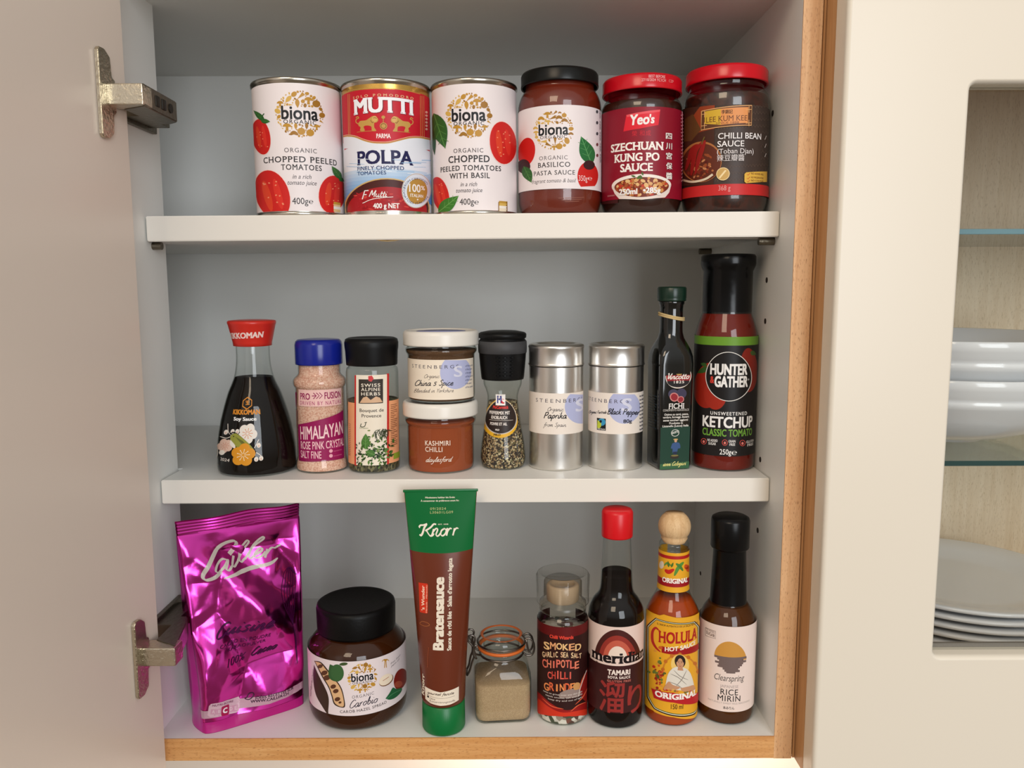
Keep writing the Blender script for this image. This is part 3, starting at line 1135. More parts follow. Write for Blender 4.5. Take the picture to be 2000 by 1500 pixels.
def tomato(a, cx, cy, rx, ry, rot=0, seed=1, seeds=9):
    rnd = random.Random(seed)
    a.ell(cx, cy, rx * 1.04, ry * 1.03, (248, 214, 206), rot, 30)
    a.ell(cx, cy, rx, ry, RED, rot, 30)
    k = math.radians(rot)
    for dx, w, c in ((-.30, .22, (222, 66, 38)), (.34, .2, (222, 52, 40))):
        x, y = dx * rx, 0
        a.ell(cx + x * math.cos(k), cy + x * math.sin(k), rx * w, ry * .62, c, rot, 18)
    for i in range(seeds):
        x, y = rnd.uniform(-.5, .55) * rx, rnd.uniform(-.6, .65) * ry
        a.ell(cx + x * math.cos(k) - y * math.sin(k), cy + x * math.sin(k) + y * math.cos(k), rx * .06, ry * .028, (240, 140, 104), rot + rnd.uniform(-25, 25), 8)


def food_can(name, label, key, x, y, z, r, h, body, cat='tin can', ribs=False):
    t = thing(name, label, cat, (x, y, z), face_cam(x, y), None, TILT)
    wall = [(r - .2, 2.9)]
    if ribs:
        zz = 24
        wall.append((r - .2, zz - 2))
        for i in range(9):
            b_ = zz + i * 5.2
            wall += [(r - .2, b_), (r - .55, b_ + 1.3), (r - .2, b_ + 2.6)]
        wall.append((r - .2, h - 4.4))
    else:
        wall.append((r - .2, h - 4.4))
    lathe('can_body', wall, body, t, 96)
    lathe('bottom_seam', [(r - 1.4, .3), (r - .3, 0), (r + .5, .4), (r + .6, 1.8), (r + .1, 2.9), (r - .3, 3.1)], tin, t, 96)
    lathe('lid', [(r - .3, h - 4.6), (r + .1, h - 3.2), (r + .7, h - 2.6), (r + .8, h - .9), (r + .3, h), (r - .6, h - .2), (r - 1.3, h - 1.8), (r - 1.6, h - 4.2), (r - 7, h - 4.2), (r - 8, h - 3.6), (0, h - 3.6)], tin, t, 96)
    return t


# ================================================================== top shelf
# chopped peeled tomatoes
t = food_can('tin_can', 'white tin printed with three tomatoes, leftmost on the upper shelf', 'can_a', -.1640, .038, .05124, 33.8, 100.2, ink(paper))
a = Art('can_a', (480, 130, 5.0))
emblem(a, 533, 458, 228)
a.text('ORGANIC', 385, 692, 832, 42, GREY, serif=.5, sp=1.2)
a.text('CHOPPED PEELED', 193, 882, 928, 56, DK, bold=.014, serif=.55, sp=1.12)
a.text('TOMATOES', 355, 738, 1003, 52, DK, bold=.014, serif=.55, sp=1.15)
a.text('in a rich', 460, 640, 1090, 42, GREY, shear=.28, serif=.3)
a.text('tomato juice', 415, 690, 1150, 42, GREY, shear=.28, serif=.3)
a.text('400g', 458, 612, 1342, 62, DK, serif=.5)
a.text('℮', 614, 656, 1338, 44, DK)
tomato(a, 172, 690, 84, 176, -8, 2)
a.leaf(205, 540, 102, 428, 50, GRN, GRN2)
a.leaf(170, 535, 255, 540, 46, GRN, GRN2)
a.pen([(172, 525), (182, 490), (200, 462)], 9, GRN)
a.crop = (480, 130, 5.0)
tomato(a, 275, 1262, 158, 248, -14, 4, 12)
tomato(a, 836, 1245, 128, 190, 6, 5, 10)
a.leaf(925, 1095, 832, 960, 66, GRN, GRN2)
a.leaf(900, 1080, 950, 1120, 40, GRN)
a.uvrect(-2 * a.R, 2 * a.R, 2.9, 3.3, tin)
for y0, y1, c in ((1328, 1352, (205, 160, 60)), (1352, 1372, (236, 200, 150)), (1372, 1400, (240, 236, 230)), (1400, 1428, (224, 196, 140))):
    a.rect(848, y0, 912, y1, c)
a.build('label_print', t, .12)

# finely chopped tomatoes, red, white and blue
t = food_can('tin_can', 'red, white and blue tin of finely chopped tomatoes between the two white tins', 'can_m', -.0948, .038, .05154, 33.8, 99, ink((226, 230, 238), .3), ribs=True)
a = Art('can_m', (480, 130, 5.0))
G_, R_ = (196, 152, 76), (196, 22, 42)
wrap(a, 91.0, 94.8, gold_tin)
wrap(a, 33, 60, (230, 232, 240))
wrap(a, 50.5, 91.0, R_)
# wavy lower edge of the red panel and its gold line
edge = [(955, 686), (1010, 680), (1080, 690), (1160, 722), (1240, 742), (1320, 746), (1400, 742), (1500, 716), (1600, 690), (1700, 684), (1815, 700)]
wl_ = spline(edge, 4)
low = [(1815, 800), (1700, 800), (1320, 800), (1010, 800), (955, 800)]
a.poly(wl_ + low, (230, 232, 240))
for q in (-1, 1):
    a.uvrect(q * 1.30 * a.R, q * 2.6 * a.R, 33, 56.5, (230, 232, 240))
a.pen([(x, y - 4) for x, y in edge], 10, G_)
a.pen([(x, y - 16) for x, y in edge], 4, (236, 210, 170))
for x in (1012, 1026, 1706, 1722, 1740):
    a.pen([(x, 262), (x + 3, 684)], 4, G_, False)
a.pen([(1012, 232), (1180, 214), (1360, 210), (1540, 220), (1706, 246)], 5, G_)
a.text('SOLO POMODORO', 1060, 1640, 296, 24, (226, 186, 140), bold=.02, serif=.4, sp=1.7, rise=8)
# name in flared white capitals with a thin dark edge
for off_, c, b_ in ((5, (120, 10, 24), .06), (0, (244, 244, 248), .05)):
    a.text('MUTTI', 1066 + off_, 1642 + off_, 446 + off_, 138, c, bold=b_, serif=.55, rise=8)
a.text('PARMA', 1280, 1420, 692, 42, (250, 240, 236), bold=.03, serif=.5)
# two heraldic lions facing a medal
for sx, ox in ((1, 1190), (-1, 1530)):
    q = lambda pts: [(ox + sx * (x - 1190), y) for x, y in pts]
    a.poly(q([(1110, 548), (1130, 528), (1180, 522), (1215, 500), (1250, 480), (1285, 490), (1300, 520), (1284, 540), (1262, 548), (1262, 590), (1280, 622), (1240, 624), (1232, 582), (1190, 572), (1160, 584), (1170, 622), (1128, 624), (1130, 590), (1112, 574)]), G_, True)
    a.pen(q([(1112, 560), (1088, 540), (1090, 512), (1112, 500), (1104, 486), (1086, 496)]), 8, G_)
    a.pen(q([(1225, 520), (1245, 545), (1262, 520)]), 5, (120, 60, 20))
    a.ell(ox + sx * (1265 - 1190), 508, 26, 30, (214, 172, 98), 0, 14)
    a.pen(q([(1252, 500), (1270, 496), (1284, 504)]), 5, (120, 60, 20))
a.rect(1095, 626, 1280, 630, G_)
a.rect(1440, 626, 1610, 630, G_)
a.ell(1350, 575, 36, 34, G_, 0, 18)
a.ring(1350, 575, 28, 26, 6, (120, 60, 20))
a.ell(1348, 490, 18, 16, G_, 0, 14)
a.pen([(1348, 500), (1348, 545)], 6, G_, False)
for k in range(6):
    a.ell(1765, 420 + k * 34, 13, 12, (232, 170, 150), 0, 8)
a.text('POLPA', 1098, 1636, 944, 128, (30, 30, 78), bold=.035, serif=.45, rise=4)
# sky fading to blue with streaks
for i in range(9):
    v1 = 33.5 - i * 2.6
    f = i / 8
    wrap(a, v1 - 2.6, v1, (int(196 - 120 * f), int(214 - 70 * f), int(234 - 24 * f)))
rb = random.Random(5)
for i in range(26):
    x = rb.uniform(970, 1780)
    yy = rb.uniform(900, 1060)
    a.pen([(x, yy), (x + rb.uniform(60, 200), yy + 4)], rb.uniform(3, 7), (232, 240, 250) if rb.random() < .6 else (150, 190, 226), False)
a.text('FINELY CHOPPED', 1102, 1545, 1002, 38, (26, 56, 110), bold=.01, sp=1.05)
a.text('TOMATOES', 1102, 1374, 1052, 36, (26, 56, 110), bold=.01, sp=1.05)
# open tin of pulp
a.ell(1385, 1400, 408, 316, (206, 172, 110), 0, 40)
a.ell(1385, 1400, 396, 304, (74, 26, 22), 0, 40)
a.ell(1385, 1420, 380, 250, (168, 26, 34), 0, 40)
for i in range(60):
    a.ell(rb.uniform(1060, 1680), rb.uniform(1240, 1440), rb.uniform(8, 30), rb.uniform(4, 14), rb.choice([(196, 40, 40), (150, 16, 26), (206, 64, 56), (182, 30, 36)]), rb.uniform(-30, 30), 10)
wrap(a, 0, 3.2, tin)
a.hand('F.', 1142, 1225, 1300, 46, WHITE, 9, .2)
a.hand('Mutti', 1210, 1380, 1272, 34, WHITE, 8, .25)
a.pen([(1150, 1340), (1230, 1300), (1330, 1280), (1440, 1270)], 6, WHITE)
a.text('400 g NET', 1250, 1500, 1382, 48, WHITE, bold=.035)
# round gold seal
a.ell(1662, 1210, 142, 176, (220, 226, 236), 0, 40)
a.ell(1668, 1218, 98, 128, (186, 142, 66), 0, 36)
a.ring(1662, 1212, 140, 172, 4, (186, 142, 66))
a.arc_text('FROM CERTIFIED', 1662, 1212, 112, 195, 330, 20, (40, 50, 90))
a.arc_text('TOMATOES ITALIAN', 1662, 1216, 132, 200, 30, 20, (40, 50, 90), inside=True)
a.text('100', 1588, 1700, 1222, 76, WHITE, bold=.02, serif=.5)
a.text('%', 1704, 1742, 1206, 40, WHITE, bold=.02)
a.text('ITALIAN', 1602, 1726, 1276, 30, WHITE, bold=.02, serif=.4)
a.ell(1672, 1300, 8, 9, WHITE, 0, 5)
a.build('label_print', t, .02)

# chopped peeled tomatoes with basil
t = food_can('tin_can', 'white tomato tin with basil leaves, standing beside the jar with the black lid', 'can_c', -.0264, .038, .05184, 33.0, 99, ink(paper))
a = Art('can_c', (840, 110, 4.689))
emblem(a, 360, 536, 206)
a.text('ORGANIC', 218, 490, 872, 38, GREY, serif=.5, sp=1.2)
a.text('CHOPPED', 172, 548, 960, 60, DK, bold=.02, serif=.55, sp=1.1)
a.text('PEELED TOMATOES', 98, 652, 1036, 46, DK, bold=.014, serif=.55, sp=1.15)
a.text('WITH BASIL', 180, 548, 1108, 48, DK, bold=.014, serif=.55, sp=1.15)
a.text('in a rich', 278, 432, 1184, 38, GREY, shear=.28, serif=.3)
a.text('tomato juice', 240, 480, 1240, 38, GREY, shear=.28, serif=.3)
a.text('400g', 272, 405, 1356, 56, DK, serif=.5)
a.text('℮', 406, 446, 1352, 40, DK)
tomato(a, 672, 786, 122, 198, -6, 8, 13)
tomato(a, 96, 1270, 78, 168, -12, 9, 5)
a.leaf(40, 505, 144, 835, 150, GRN, GRN2)
a.leaf(30, 640, 46, 900, 40, (30, 74, 34))
a.leaf(78, 1438, 262, 1275, 112, (62, 122, 44), (110, 164, 84))
for y0, y1, c in ((1330, 1350, (190, 146, 60)), (1350, 1375, (214, 176, 90)), (1375, 1398, (240, 232, 222)), (1398, 1428, (232, 216, 190))):
    a.rect(632, y0, 702, y1, c)
for x in (628, 704):
    a.rect(x - 3, 1335, x + 3, 1430, (150, 108, 50))
a.build('label_print', t, -.02)


LAST = {}


def jar(name, label, x, y, z, prof, contents, fill, lid_prof, lid_mat, g=clear, seg=96, cat='jar', lid_name='lid', tilt=0.0, cname='sauce'):
    """glass body, its contents up to height fill, and a lid"""
    t = thing(name, label, cat, (x, y, z), face_cam(x, y), None, tilt)
    lathe('glass_body', prof, g, t, seg, 60)
    if contents:
        ins = [(0, 1.4)]
        for r, zz in prof:
            if zz >= 1.4 and zz <= fill:
                ins.append((max(0, r - .7), zz))
        last = None
        for (r0, z0), (r1, z1) in zip(prof[:-1], prof[1:]):
            if z0 <= fill <= z1 and z1 > z0:
                last = r0 + (r1 - r0) * (fill - z0) / (z1 - z0)
        ins += [((last or ins[-1][0]) - .7, fill), (0, fill)]
        lathe(cname, ins, contents, t, seg, 60)
    if lid_prof:
        LAST['lid'] = lathe(lid_name, lid_prof, lid_mat, t, seg)
    return t


# pasta sauce jar
pasta = plain('tomato_sauce', (112, 34, 14), 0.35, bump=.15, bscale=160)
P = smooth_prof([(27, 0), (29.8, 1.6), (32.2, 9), (32.5, 14, 1), (32.5, 80, 1), (32.0, 85), (30.2, 90.5), (27.6, 95, 1), (27.2, 97, 1), (27.2, 102)])
t = jar('sauce_jar', 'tomato pasta sauce jar with a black lid and white label', .0402, .038, .0522, [(0, .5)] + P, pasta, 100,
        [(29.0, 98.0), (30.0, 97.6), (30.2, 98.6), (30.0, 100), (30.0, 106.2), (29.0, 108), (27.5, 108.4), (25.8, 107.9), (0, 107.9)], plain('black_lid', (18, 19, 18), .3, spec=.3), tilt=TILT)
a = Art('basil', (840, 110, 4.689))
wrap(a, 18.3, 79.0, paper)
emblem(a, 1135, 670, 180, 5)
a.text('ORGANIC', 1003, 1262, 938, 36, GREY, serif=.5, sp=1.2)
a.text('BASILICO', 990, 1285, 1006, 44, DK, bold=.014, serif=.55, sp=1.15)
a.text('PASTA SAUCE', 952, 1328, 1078, 40, DK, bold=.01, serif=.55, sp=1.15)
a.text('fragrant tomato & basil', 936, 1338, 1150, 36, GREY, shear=.28, serif=.2)
a.ell(888, 862, 78, 132, RED, 8, 26)
a.ell(862, 1000, 60, 68, (60, 26, 30), 0, 20)
a.leaf(862, 1000, 932, 1152, 92, GRN, GRN2)
a.ell(1444, 1098, 94, 132, RED, 0, 28, 132, 408)
a.leaf(1480, 990, 1384, 730, 136, (40, 110, 58), (92, 158, 96))
a.ell(1456, 996, 52, 44, (60, 26, 30), 10, 20)
a.text('350g', 1360, 1440, 1142, 50, (246, 214, 210), serif=.4)
a.text('℮', 1442, 1482, 1138, 36, (246, 214, 210))
for k in range(5):
    a.vtext('mixed with care', 1562, 560 + k * 104, 480 + k * 104, 14, (70, 66, 70))
    a.ell(1530, 500 + k * 102, 10, 16, (120, 60, 64) if k > 2 else (70, 70, 76), 0, 10)
for k in range(3):
    for i in range(int(26 - 6 * k)):
        a.ell(1180 + i * 9 + 30 * k, 1296 + k * 17, 2.6, 4, (170, 110, 90), 0, 6)
a.build('label', t, .12)

# szechuan sauce jar
dark_sauce = plain('dark_sauce', (54, 22, 14), 0.3, bump=.1, bscale=150)
P = smooth_prof([(25.5, 0), (28.4, 1.8), (31.0, 9), (31.6, 15, 1), (31.6, 76, 1), (31, 82), (28.4, 87), (25.9, 89, 1), (25.9, 95)])
t = jar('sauce_jar', 'szechuan sauce jar with red lid and crimson label showing a bowl of food', .1042, .038, .0525, [(0, .5)] + P, dark_sauce, 84,
        [(29.5, 91.6), (30.6, 91.4), (30.8, 92.4), (30.5, 94), (30.5, 100.6), (29.4, 102.4), (28, 102.7), (26.4, 102.2), (0, 102.2)], red_lid, clear_g, tilt=TILT)
a = Art('szlid', (1170, 100, 3.749))
a.text('BEST BEFORE', 368, 486, 196, 20, (244, 190, 190), bold=.0)
a.text('27/10/2024 YC1CH', 316, 490, 220, 20, (244, 190, 190))
a.text('CZP', 512, 545, 230, 18, (240, 150, 150))
a.build('date_print', LAST['lid'], .12)
a = Art('szech', (1170, 100, 3.749))
CR = (140, 14, 38)
wrap(a, 11, 77.5, CR)
a.poly([(18, 1105), (60, 1098), (140, 1082), (140, 1110), (18, 1130)], (64, 22, 22))
a.poly([(205, 458), (450, 428), (436, 540), (300, 562), (183, 578)], (224, 32, 50))
a.poly([(205, 458), (450, 428), (446, 444), (210, 474)], (236, 84, 92))
a.text('Yeo', 232, 372, 530, 72, WHITE, bold=.04, shear=.12, slope=-.03)
a.text("'s", 372, 408, 524, 60, WHITE, bold=.04, shear=.12)
for x, s_ in ((245, '榮'), (300, '和'), (345, '成')):
    a.text(s_, x, x + 36, 612, 30, (206, 30, 48))
for s_, x0, x1, y in (('SZECHUAN', 92, 472, 716), ('KUNG PO', 116, 442, 796), ('SAUCE', 158, 394, 872)):
    a.text(s_, x0, x1, y, 56, (248, 240, 232), bold=.038, serif=.75)
for i, s_ in enumerate('四川宮保醬'):
    y = 642 + i * 74
    a.text(s_, 486, 534, y, 36, (30, 10, 14), bold=.07)
    a.text(s_, 488, 532, y - 1, 36, (246, 238, 230), bold=.02)
# bowl of diced chicken
a.ell(310, 985, 214, 90, (244, 232, 222), 0, 40)
a.poly([(96, 985), (118, 1040), (150, 1078), (310, 1086), (480, 1076), (510, 1040), (524, 985)], (232, 216, 206))
a.ell(312, 992, 196, 74, (120, 44, 26), 0, 36)
rb = random.Random(11)
for i in range(130):
    an, q = rb.uniform(0, 6.28), math.sqrt(rb.random())
    c = rb.choice([(214, 150, 84), (196, 118, 60), (230, 184, 124), (168, 84, 44), (196, 60, 40), (222, 170, 110), (150, 56, 34)])
    s_ = rb.uniform(8, 22)
    x, y = 312 + 186 * q * math.cos(an), 988 + 66 * q * math.sin(an)
    a.ell(x, y, s_, s_ * rb.uniform(.5, .9), c, rb.uniform(0, 180), 7)
for i in range(8):
    x, y = rb.uniform(270, 370), rb.uniform(905, 935)
    a.leaf(x, y, x + rb.uniform(-40, 40), y + rb.uniform(-30, 6), 12, (74, 104, 44))
a.text('250ml', 152, 282, 1044, 40, WHITE, bold=.045)
a.text('•285g', 322, 446, 1038, 40, WHITE, bold=.045)
a.text('SZECHUAN SAUCE', 70, 120, 1060, 10, (230, 170, 170))
a.rect(598, 440, 602, 1000, (230, 170, 176))
for k in range(20):
    a.pen([(590, 470 + k * 26), (606, 462 + k * 26)], 6, (214, 130, 140), False)
a.build('label', t, .12)

# chilli bean sauce jar
bean_sauce = speckle('bean_sauce', [(52, 18, 12), (72, 26, 16), (44, 20, 16), (84, 34, 20)], 130, .3, .2, 'noise')
P = smooth_prof([(27, 0), (30, 1.8), (32.2, 9), (32.6, 15, 1), (32.6, 78, 1), (32.4, 84), (31.0, 89.5), (28.2, 93, 1), (28.2, 99)])
t = jar('sauce_jar', 'chilli bean sauce jar with red lid and brown label beside the right cabinet wall', .1690, .0345, .0529, [(0, .5)] + P, bean_sauce, 88,
        [(29.6, 97.2), (31.0, 97.0), (31.2, 98), (31, 99.5), (31, 106), (30, 107.8), (28.6, 108.1), (27, 107.6), (0, 107.6)], red_lid, clear_g, tilt=TILT)
a = Art('bean', (1170, 100, 3.749))
BR = (66, 52, 46)
wrap(a, 12.2, 77.5, BR)
for i in range(18):                                   # woven line pattern
    for j in range(12):
        x, y = 860 + i * 22, 400 + j * 48
        if 600 < y < 800 and x < 1180:
            continue
        a.pen([(x, y + 20), (x + 11, y), (x + 22, y + 20)], 2.4, (104, 84, 72), False)
a.poly([(612, 392), (760, 388), (856, 388), (852, 980), (612, 985)], (70, 36, 24))
a.poly([(750, 390), (856, 388), (856, 560), (740, 580), (660, 520)], (150, 62, 30))
a.poly([(640, 470), (700, 440), (760, 560), (690, 640), (625, 640)], (96, 62, 30))
a.ell(760, 800, 150, 152, (176, 110, 60), -12, 36)
a.ell(764, 806, 140, 142, (96, 40, 22), -12, 36)
a.pen([(625, 935), (700, 948), (790, 930), (846, 896)], 16, (224, 206, 178))
rb = random.Random(4)
for i in range(60):
    an, q = rb.uniform(0, 6.28), math.sqrt(rb.random())
    x, y = 760 + 116 * q * math.cos(an), 830 + 96 * q * math.sin(an)
    if x > 846:
        continue
    a.ell(x, y, rb.uniform(7, 18), rb.uniform(5, 12), rb.choice([(126, 40, 22), (150, 72, 36), (178, 104, 60), (92, 26, 16), (198, 132, 86)]), rb.uniform(0, 180), 8)
for pts in ([(690, 900), (705, 800), (720, 720), (770, 650)], [(650, 860), (680, 760), (700, 700), (735, 668)], [(720, 890), (745, 780), (770, 700), (790, 640)]):
    a.pen(pts, 34, (150, 28, 24), True, None, True)
a.pen([(765, 668), (775, 640), (785, 615)], 8, (110, 90, 40))
# gold plaque with fret frame
a.poly([(762, 425), (1118, 402), (1116, 548), (760, 564)], (96, 58, 36))
a.pen([(762, 425), (1120, 404), (1118, 548), (760, 564), (762, 425)], 6, (226, 170, 110), False)
a.poly([(785, 430), (900, 418), (900, 535), (785, 520)], (214, 172, 52))
a.poly([(900, 418), (1095, 416), (1092, 530), (900, 535)], (226, 148, 84))
for x0, y0 in ((762, 425), (1078, 410), (762, 510), (1078, 508)):
    a.pen([(x0, y0 + 24), (x0 + 40, y0 + 22)], 4, (226, 170, 110), False)
    a.pen([(x0 + 22, y0), (x0 + 22, y0 + 46)], 4, (226, 170, 110), False)
a.text('李錦記', 905, 985, 454, 22, (60, 30, 20), bold=.02)
a.text('LEE KUM KEE', 794, 1088, 508, 38, (104, 56, 30), bold=.0, serif=.6)
a.text('SINCE 1888', 866, 1030, 528, 14, (120, 70, 40))
a.text('CHILLI BEAN', 882, 1186, 640, 42, (240, 234, 232), bold=.014)
a.text('SAUCE', 878, 1068, 696, 42, (240, 234, 232), bold=.014)
a.text('(Toban Djan)', 876, 1134, 748, 36, (236, 228, 226))
a.text('辣豆瓣醬', 876, 1070, 798, 36, (230, 222, 220))
a.ell(920, 896, 48, 48, (206, 166, 96), 0, 28)
a.ring(920, 896, 48, 48, 5, (240, 214, 160))
a.pen([(895, 925), (940, 870)], 12, (246, 222, 170), False)
a.poly([(1084, 892), (1230, 896), (1230, 975), (1084, 972), (1072, 960), (1072, 904)], (222, 176, 70))
for y, s_ in ((915, 'NO ADDED MSG'), (943, 'NO PRESERVATIVES'), (966, 'NO COLOURS')):
    a.text(s_, 1118, 1205, y, 13, (110, 60, 26), bold=.03)
    a.pen([(1090, y - 8), (1097, y), (1110, y - 16)], 4, (196, 40, 30), False)
wrap(a, 12.2, 20.3, (200, 40, 40))
a.text('368 g', 888, 974, 1018, 36, (226, 160, 156))
for y in (640, 700, 770):
    a.pen([(1212, y + 16), (1222, y - 12)], 4, (200, 190, 186), False)
a.build('label', t, .12)

# ================================================================== lower shelf
# soy sauce dispenser
soy_m = plain('soy_sauce', (12, 6, 4), 0.6, spec=.05)
SP = smooth_prof([(28.4, 0), (30.6, 1.6), (31.4, 5), (31.3, 9), (30.6, 22), (27.0, 42.5), (21.2, 62.5), (17.6, 71), (15.0, 78), (13.5, 86), (13.0, 93, 1), (13.0, 104)])
t = jar('soy_sauce_bottle', 'soy sauce dispenser bottle with flared red cap and painted plum blossoms', -.2071, .0383, ZS2, [(0, .4)] + SP, soy_m, 76.5,
        [(13.2, 101.5), (15.0, 101.8), (15.2, 104.5), (15.8, 107), (18.4, 118.6), (18.9, 119.6), (18.9, 121.2), (18.0, 121.9), (13, 122.4), (0, 122.6)],
        plain('red_cap_plastic', (210, 44, 32), .3), cat='bottle', lid_name='cap', cname='soy_sauce')
a = Art('soycap', (400, 600, 4.1675), prof=[(15.2, 104.5), (15.8, 107), (18.4, 118.6), (18.9, 121)])
a.text('KIKKOMAN', 205, 480, 250, 44, (246, 214, 206), bold=.05, shear=.1, serif=.4, slope=-.05)
a.build('cap_print', LAST['lid'], .1, dv=2)
a = Art('soy', (400, 600, 4.1675), prof=SP)
OR = (222, 142, 44)
a.pen([(330, 738), (375, 763), (375, 805), (332, 830), (288, 806), (288, 763), (330, 738)], 8, OR, False)
for pts in ([(312, 768), (350, 768)], [(332, 768), (332, 795)], [(315, 795), (350, 795)], [(318, 780), (346, 782)]):
    a.pen(pts, 6, OR, False)
a.text('KIKKOMAN', 210, 458, 872, 36, OR, bold=.05, serif=.4)
a.text('Soy Sauce', 226, 422, 920, 26, WHITE, bold=.045)
CRM, PNK = (236, 226, 214), (226, 190, 170)


def blossom(cx, cy, r, c, mid, rot=0):
    for i in range(5):
        an = math.radians(rot + 72 * i)
        a.ell(cx + r * .56 * math.cos(an), cy + r * .6 * math.sin(an), r * .5, r * .52, c, 0, 16)
    a.ell(cx, cy, r * .5, r * .5, c, 0, 14)
    for i in range(9):
        an = math.radians(40 * i)
        a.pen([(cx + r * .12 * math.cos(an), cy + r * .12 * math.sin(an)), (cx + r * .5 * math.cos(an), cy + r * .5 * math.sin(an))], r * .05, mid, False)
        a.ell(cx + r * .52 * math.cos(an), cy + r * .52 * math.sin(an), r * .05, r * .05, mid, 0, 6)


a.pen([(185, 935), (200, 1000), (225, 1030)], 5, CRM)
a.pen([(145, 1035), (190, 1050), (220, 1040)], 5, CRM)
for x, y in ((182, 1002), (232, 1000), (268, 1002), (438, 1120), (420, 1230), (455, 1225)):
    a.ell(x, y, 16, 20, CRM, 0, 12)
    a.ell(x, y + 6, 7, 9, PNK, 0, 10)
blossom(350, 1022, 74, CRM, (214, 130, 70), 10)
blossom(190, 1112, 54, PNK, (206, 130, 100), 30)
a.ell(175, 1165, 20, 20, CRM, 0, 14)
a.pen([(408, 1170), (440, 1190), (460, 1215)], 6, CRM)
a.pen([(405, 1140), (430, 1090), (440, 1072)], 5, CRM)
a.pen([(215, 1020), (250, 1010), (330, 1075), (400, 1150), (410, 1176), (330, 1140), (260, 1110), (222, 1060)], 10, (10, 8, 8))
a.poly([(222, 1030), (262, 1016), (330, 1070), (372, 1110), (408, 1168), (350, 1150), (270, 1120), (228, 1080)], (150, 150, 62), True)
a.poly([(224, 1062), (262, 1108), (262, 1135), (228, 1105)], CRM, True)
for k in range(5):
    a.pen([(262 + k * 12, 1042 + k * 8), (330 + k * 12, 1120 + k * 6)], 3, (80, 84, 34), False)
a.ell(246, 1038, 5, 5, (20, 16, 10), 0, 8)
blossom(326, 1190, 84, (222, 148, 36), (246, 226, 190), -10)
a.pen([(118, 1160), (124, 1120), (140, 1120), (148, 1170), (140, 1210), (122, 1216), (118, 1160)], 5, (190, 180, 170))
a.pen([(134, 1150), (128, 1190)], 4, (190, 180, 170), False)
a.text('2024', 168, 232, 1236, 24, (216, 206, 196), bold=.02, shear=.2)
a.text('250ml', 122, 156, 1266, 14, (170, 160, 150))
a.build('printed_decoration', t, .1, dv=2)

# pink salt shaker
salt_m = speckle('pink_salt', [(226, 172, 148), (236, 190, 166), (214, 156, 132), (238, 196, 172)], 1100, .7, .3)
SA = smooth_prof([(19.6, 0), (20.8, 1.6), (21.0, 5), (20.2, 8.4), (19.5, 11.5, 1), (19.5, 67.6, 1), (20.8, 69.6), (21.2, 72.2), (20.6, 74.8), (17.6, 77.8), (16.8, 79.5, 1), (16.8, 88)])
t = jar('salt_shaker', 'plastic shaker of pink rock salt with a blue cap and magenta label', -.1545, .0401, ZS2, [(0, .4)] + SA, salt_m, 86.5,
        [(17.4, 86.8), (18.7, 86.6), (18.9, 87.6), (18.9, 102.2), (18.2, 105), (16.6, 106.4), (12, 106.8), (0, 106.8)], plain('blue_cap_plastic', (22, 36, 142), .2),
        cat='shaker', lid_name='cap', cname='salt')
a = Art('salt', (400, 600, 4.1675))
MG = (150, 20, 84)
a.poly([(765, 945), (1124, 838), (1132, 1238), (965, 1252), (772, 1242)], MG)
a.rect(768, 672, 1108, 806, (240, 196, 188))
a.text('PRO', 782, 858, 744, 50, MG, bold=.03)
a.text('FUSION', 974, 1104, 742, 52, MG, bold=.03)
a.pen([(872, 718), (905, 718)], 7, MG, False)
for x in (884, 908, 932):
    a.pen([(x, 694), (x + 24, 718), (x, 742)], 7, MG, False)
a.text('DRIVEN BY NATURE', 782, 1106, 794, 30, (176, 60, 110), bold=.01, sp=1.3)
a.text('HIMALAYAN', 784, 1122, 1064, 104, (246, 208, 208), bold=.02, slope=-.10)
a.text('ROSE PINK CRYSTAL', 788, 1128, 1152, 62, (244, 196, 200), bold=.014, slope=-.03)
a.text('SALT FINE', 788, 950, 1226, 58, (244, 196, 200), bold=.014)
for y in (1172, 1212):
    a.ell(1026, y, 15, 15, (236, 170, 184), 0, 14)
    a.text('NO ADDITIVES', 1048, 1112, y + 4, 8, (220, 130, 160))
a.rect(1000, 1142, 1126, 1146, (190, 80, 130))
a.poly([(738, 680), (752, 676), (752, 800), (742, 790)], MG)
a.rect(742, 820, 758, 1180, (150, 110, 104))
a.build('label', t, .12)

# herb jar
herb_m = speckle('dried_herbs', [(66, 60, 36), (104, 96, 62), (46, 44, 28), (130, 120, 86), (84, 74, 46)], 650, .9, .8, stretch=(1, 1, .6))
HP = smooth_prof([(18.5, 0), (20.6, 1.4), (21.0, 5, 1), (21.0, 80, 1), (20.4, 83.5), (19.0, 85), (18.6, 88)])
t = jar('herb_jar', 'glass jar of dried herbs with a black cap and a cream label showing green leaves', -.1115, .0394, ZS2, [(0, .4)] + HP, herb_m, 58,
        [(19.6, 86.2), (20.4, 86), (20.6, 87), (21.0, 97), (21.5, 100.4), (21.6, 104), (20.8, 106.8), (18.6, 107.8), (16, 107.2), (0, 106.6)], black_matte,
        clear_g, lid_name='cap', cname='herbs')
a = Art('herb', (400, 600, 4.1675))
a.rect(1170, 768, 1240, 1272, (236, 164, 116))
a.rect(1478, 758, 1580, 1272, (236, 164, 116))
for k in range(24):
    y = 790 + k * 15
    a.rect(1512, y, 1512 + random.Random(k).choice((40, 52, 30, 48)), y + 5, (120, 70, 46))
    a.rect(1176, y + 150, 1190, y + 154, (150, 90, 60)) if k < 18 else None
a.rect(1535, 1190, 1585, 1240, (140, 160, 50))
a.rect(1222, 548, 1240, 1284, (196, 36, 34))
a.rect(1478, 540, 1498, 1282, (196, 36, 34))
a.rect(1234, 552, 1482, 1286, (240, 228, 208))
a.rect(1254, 586, 1450, 782, (56, 48, 42))
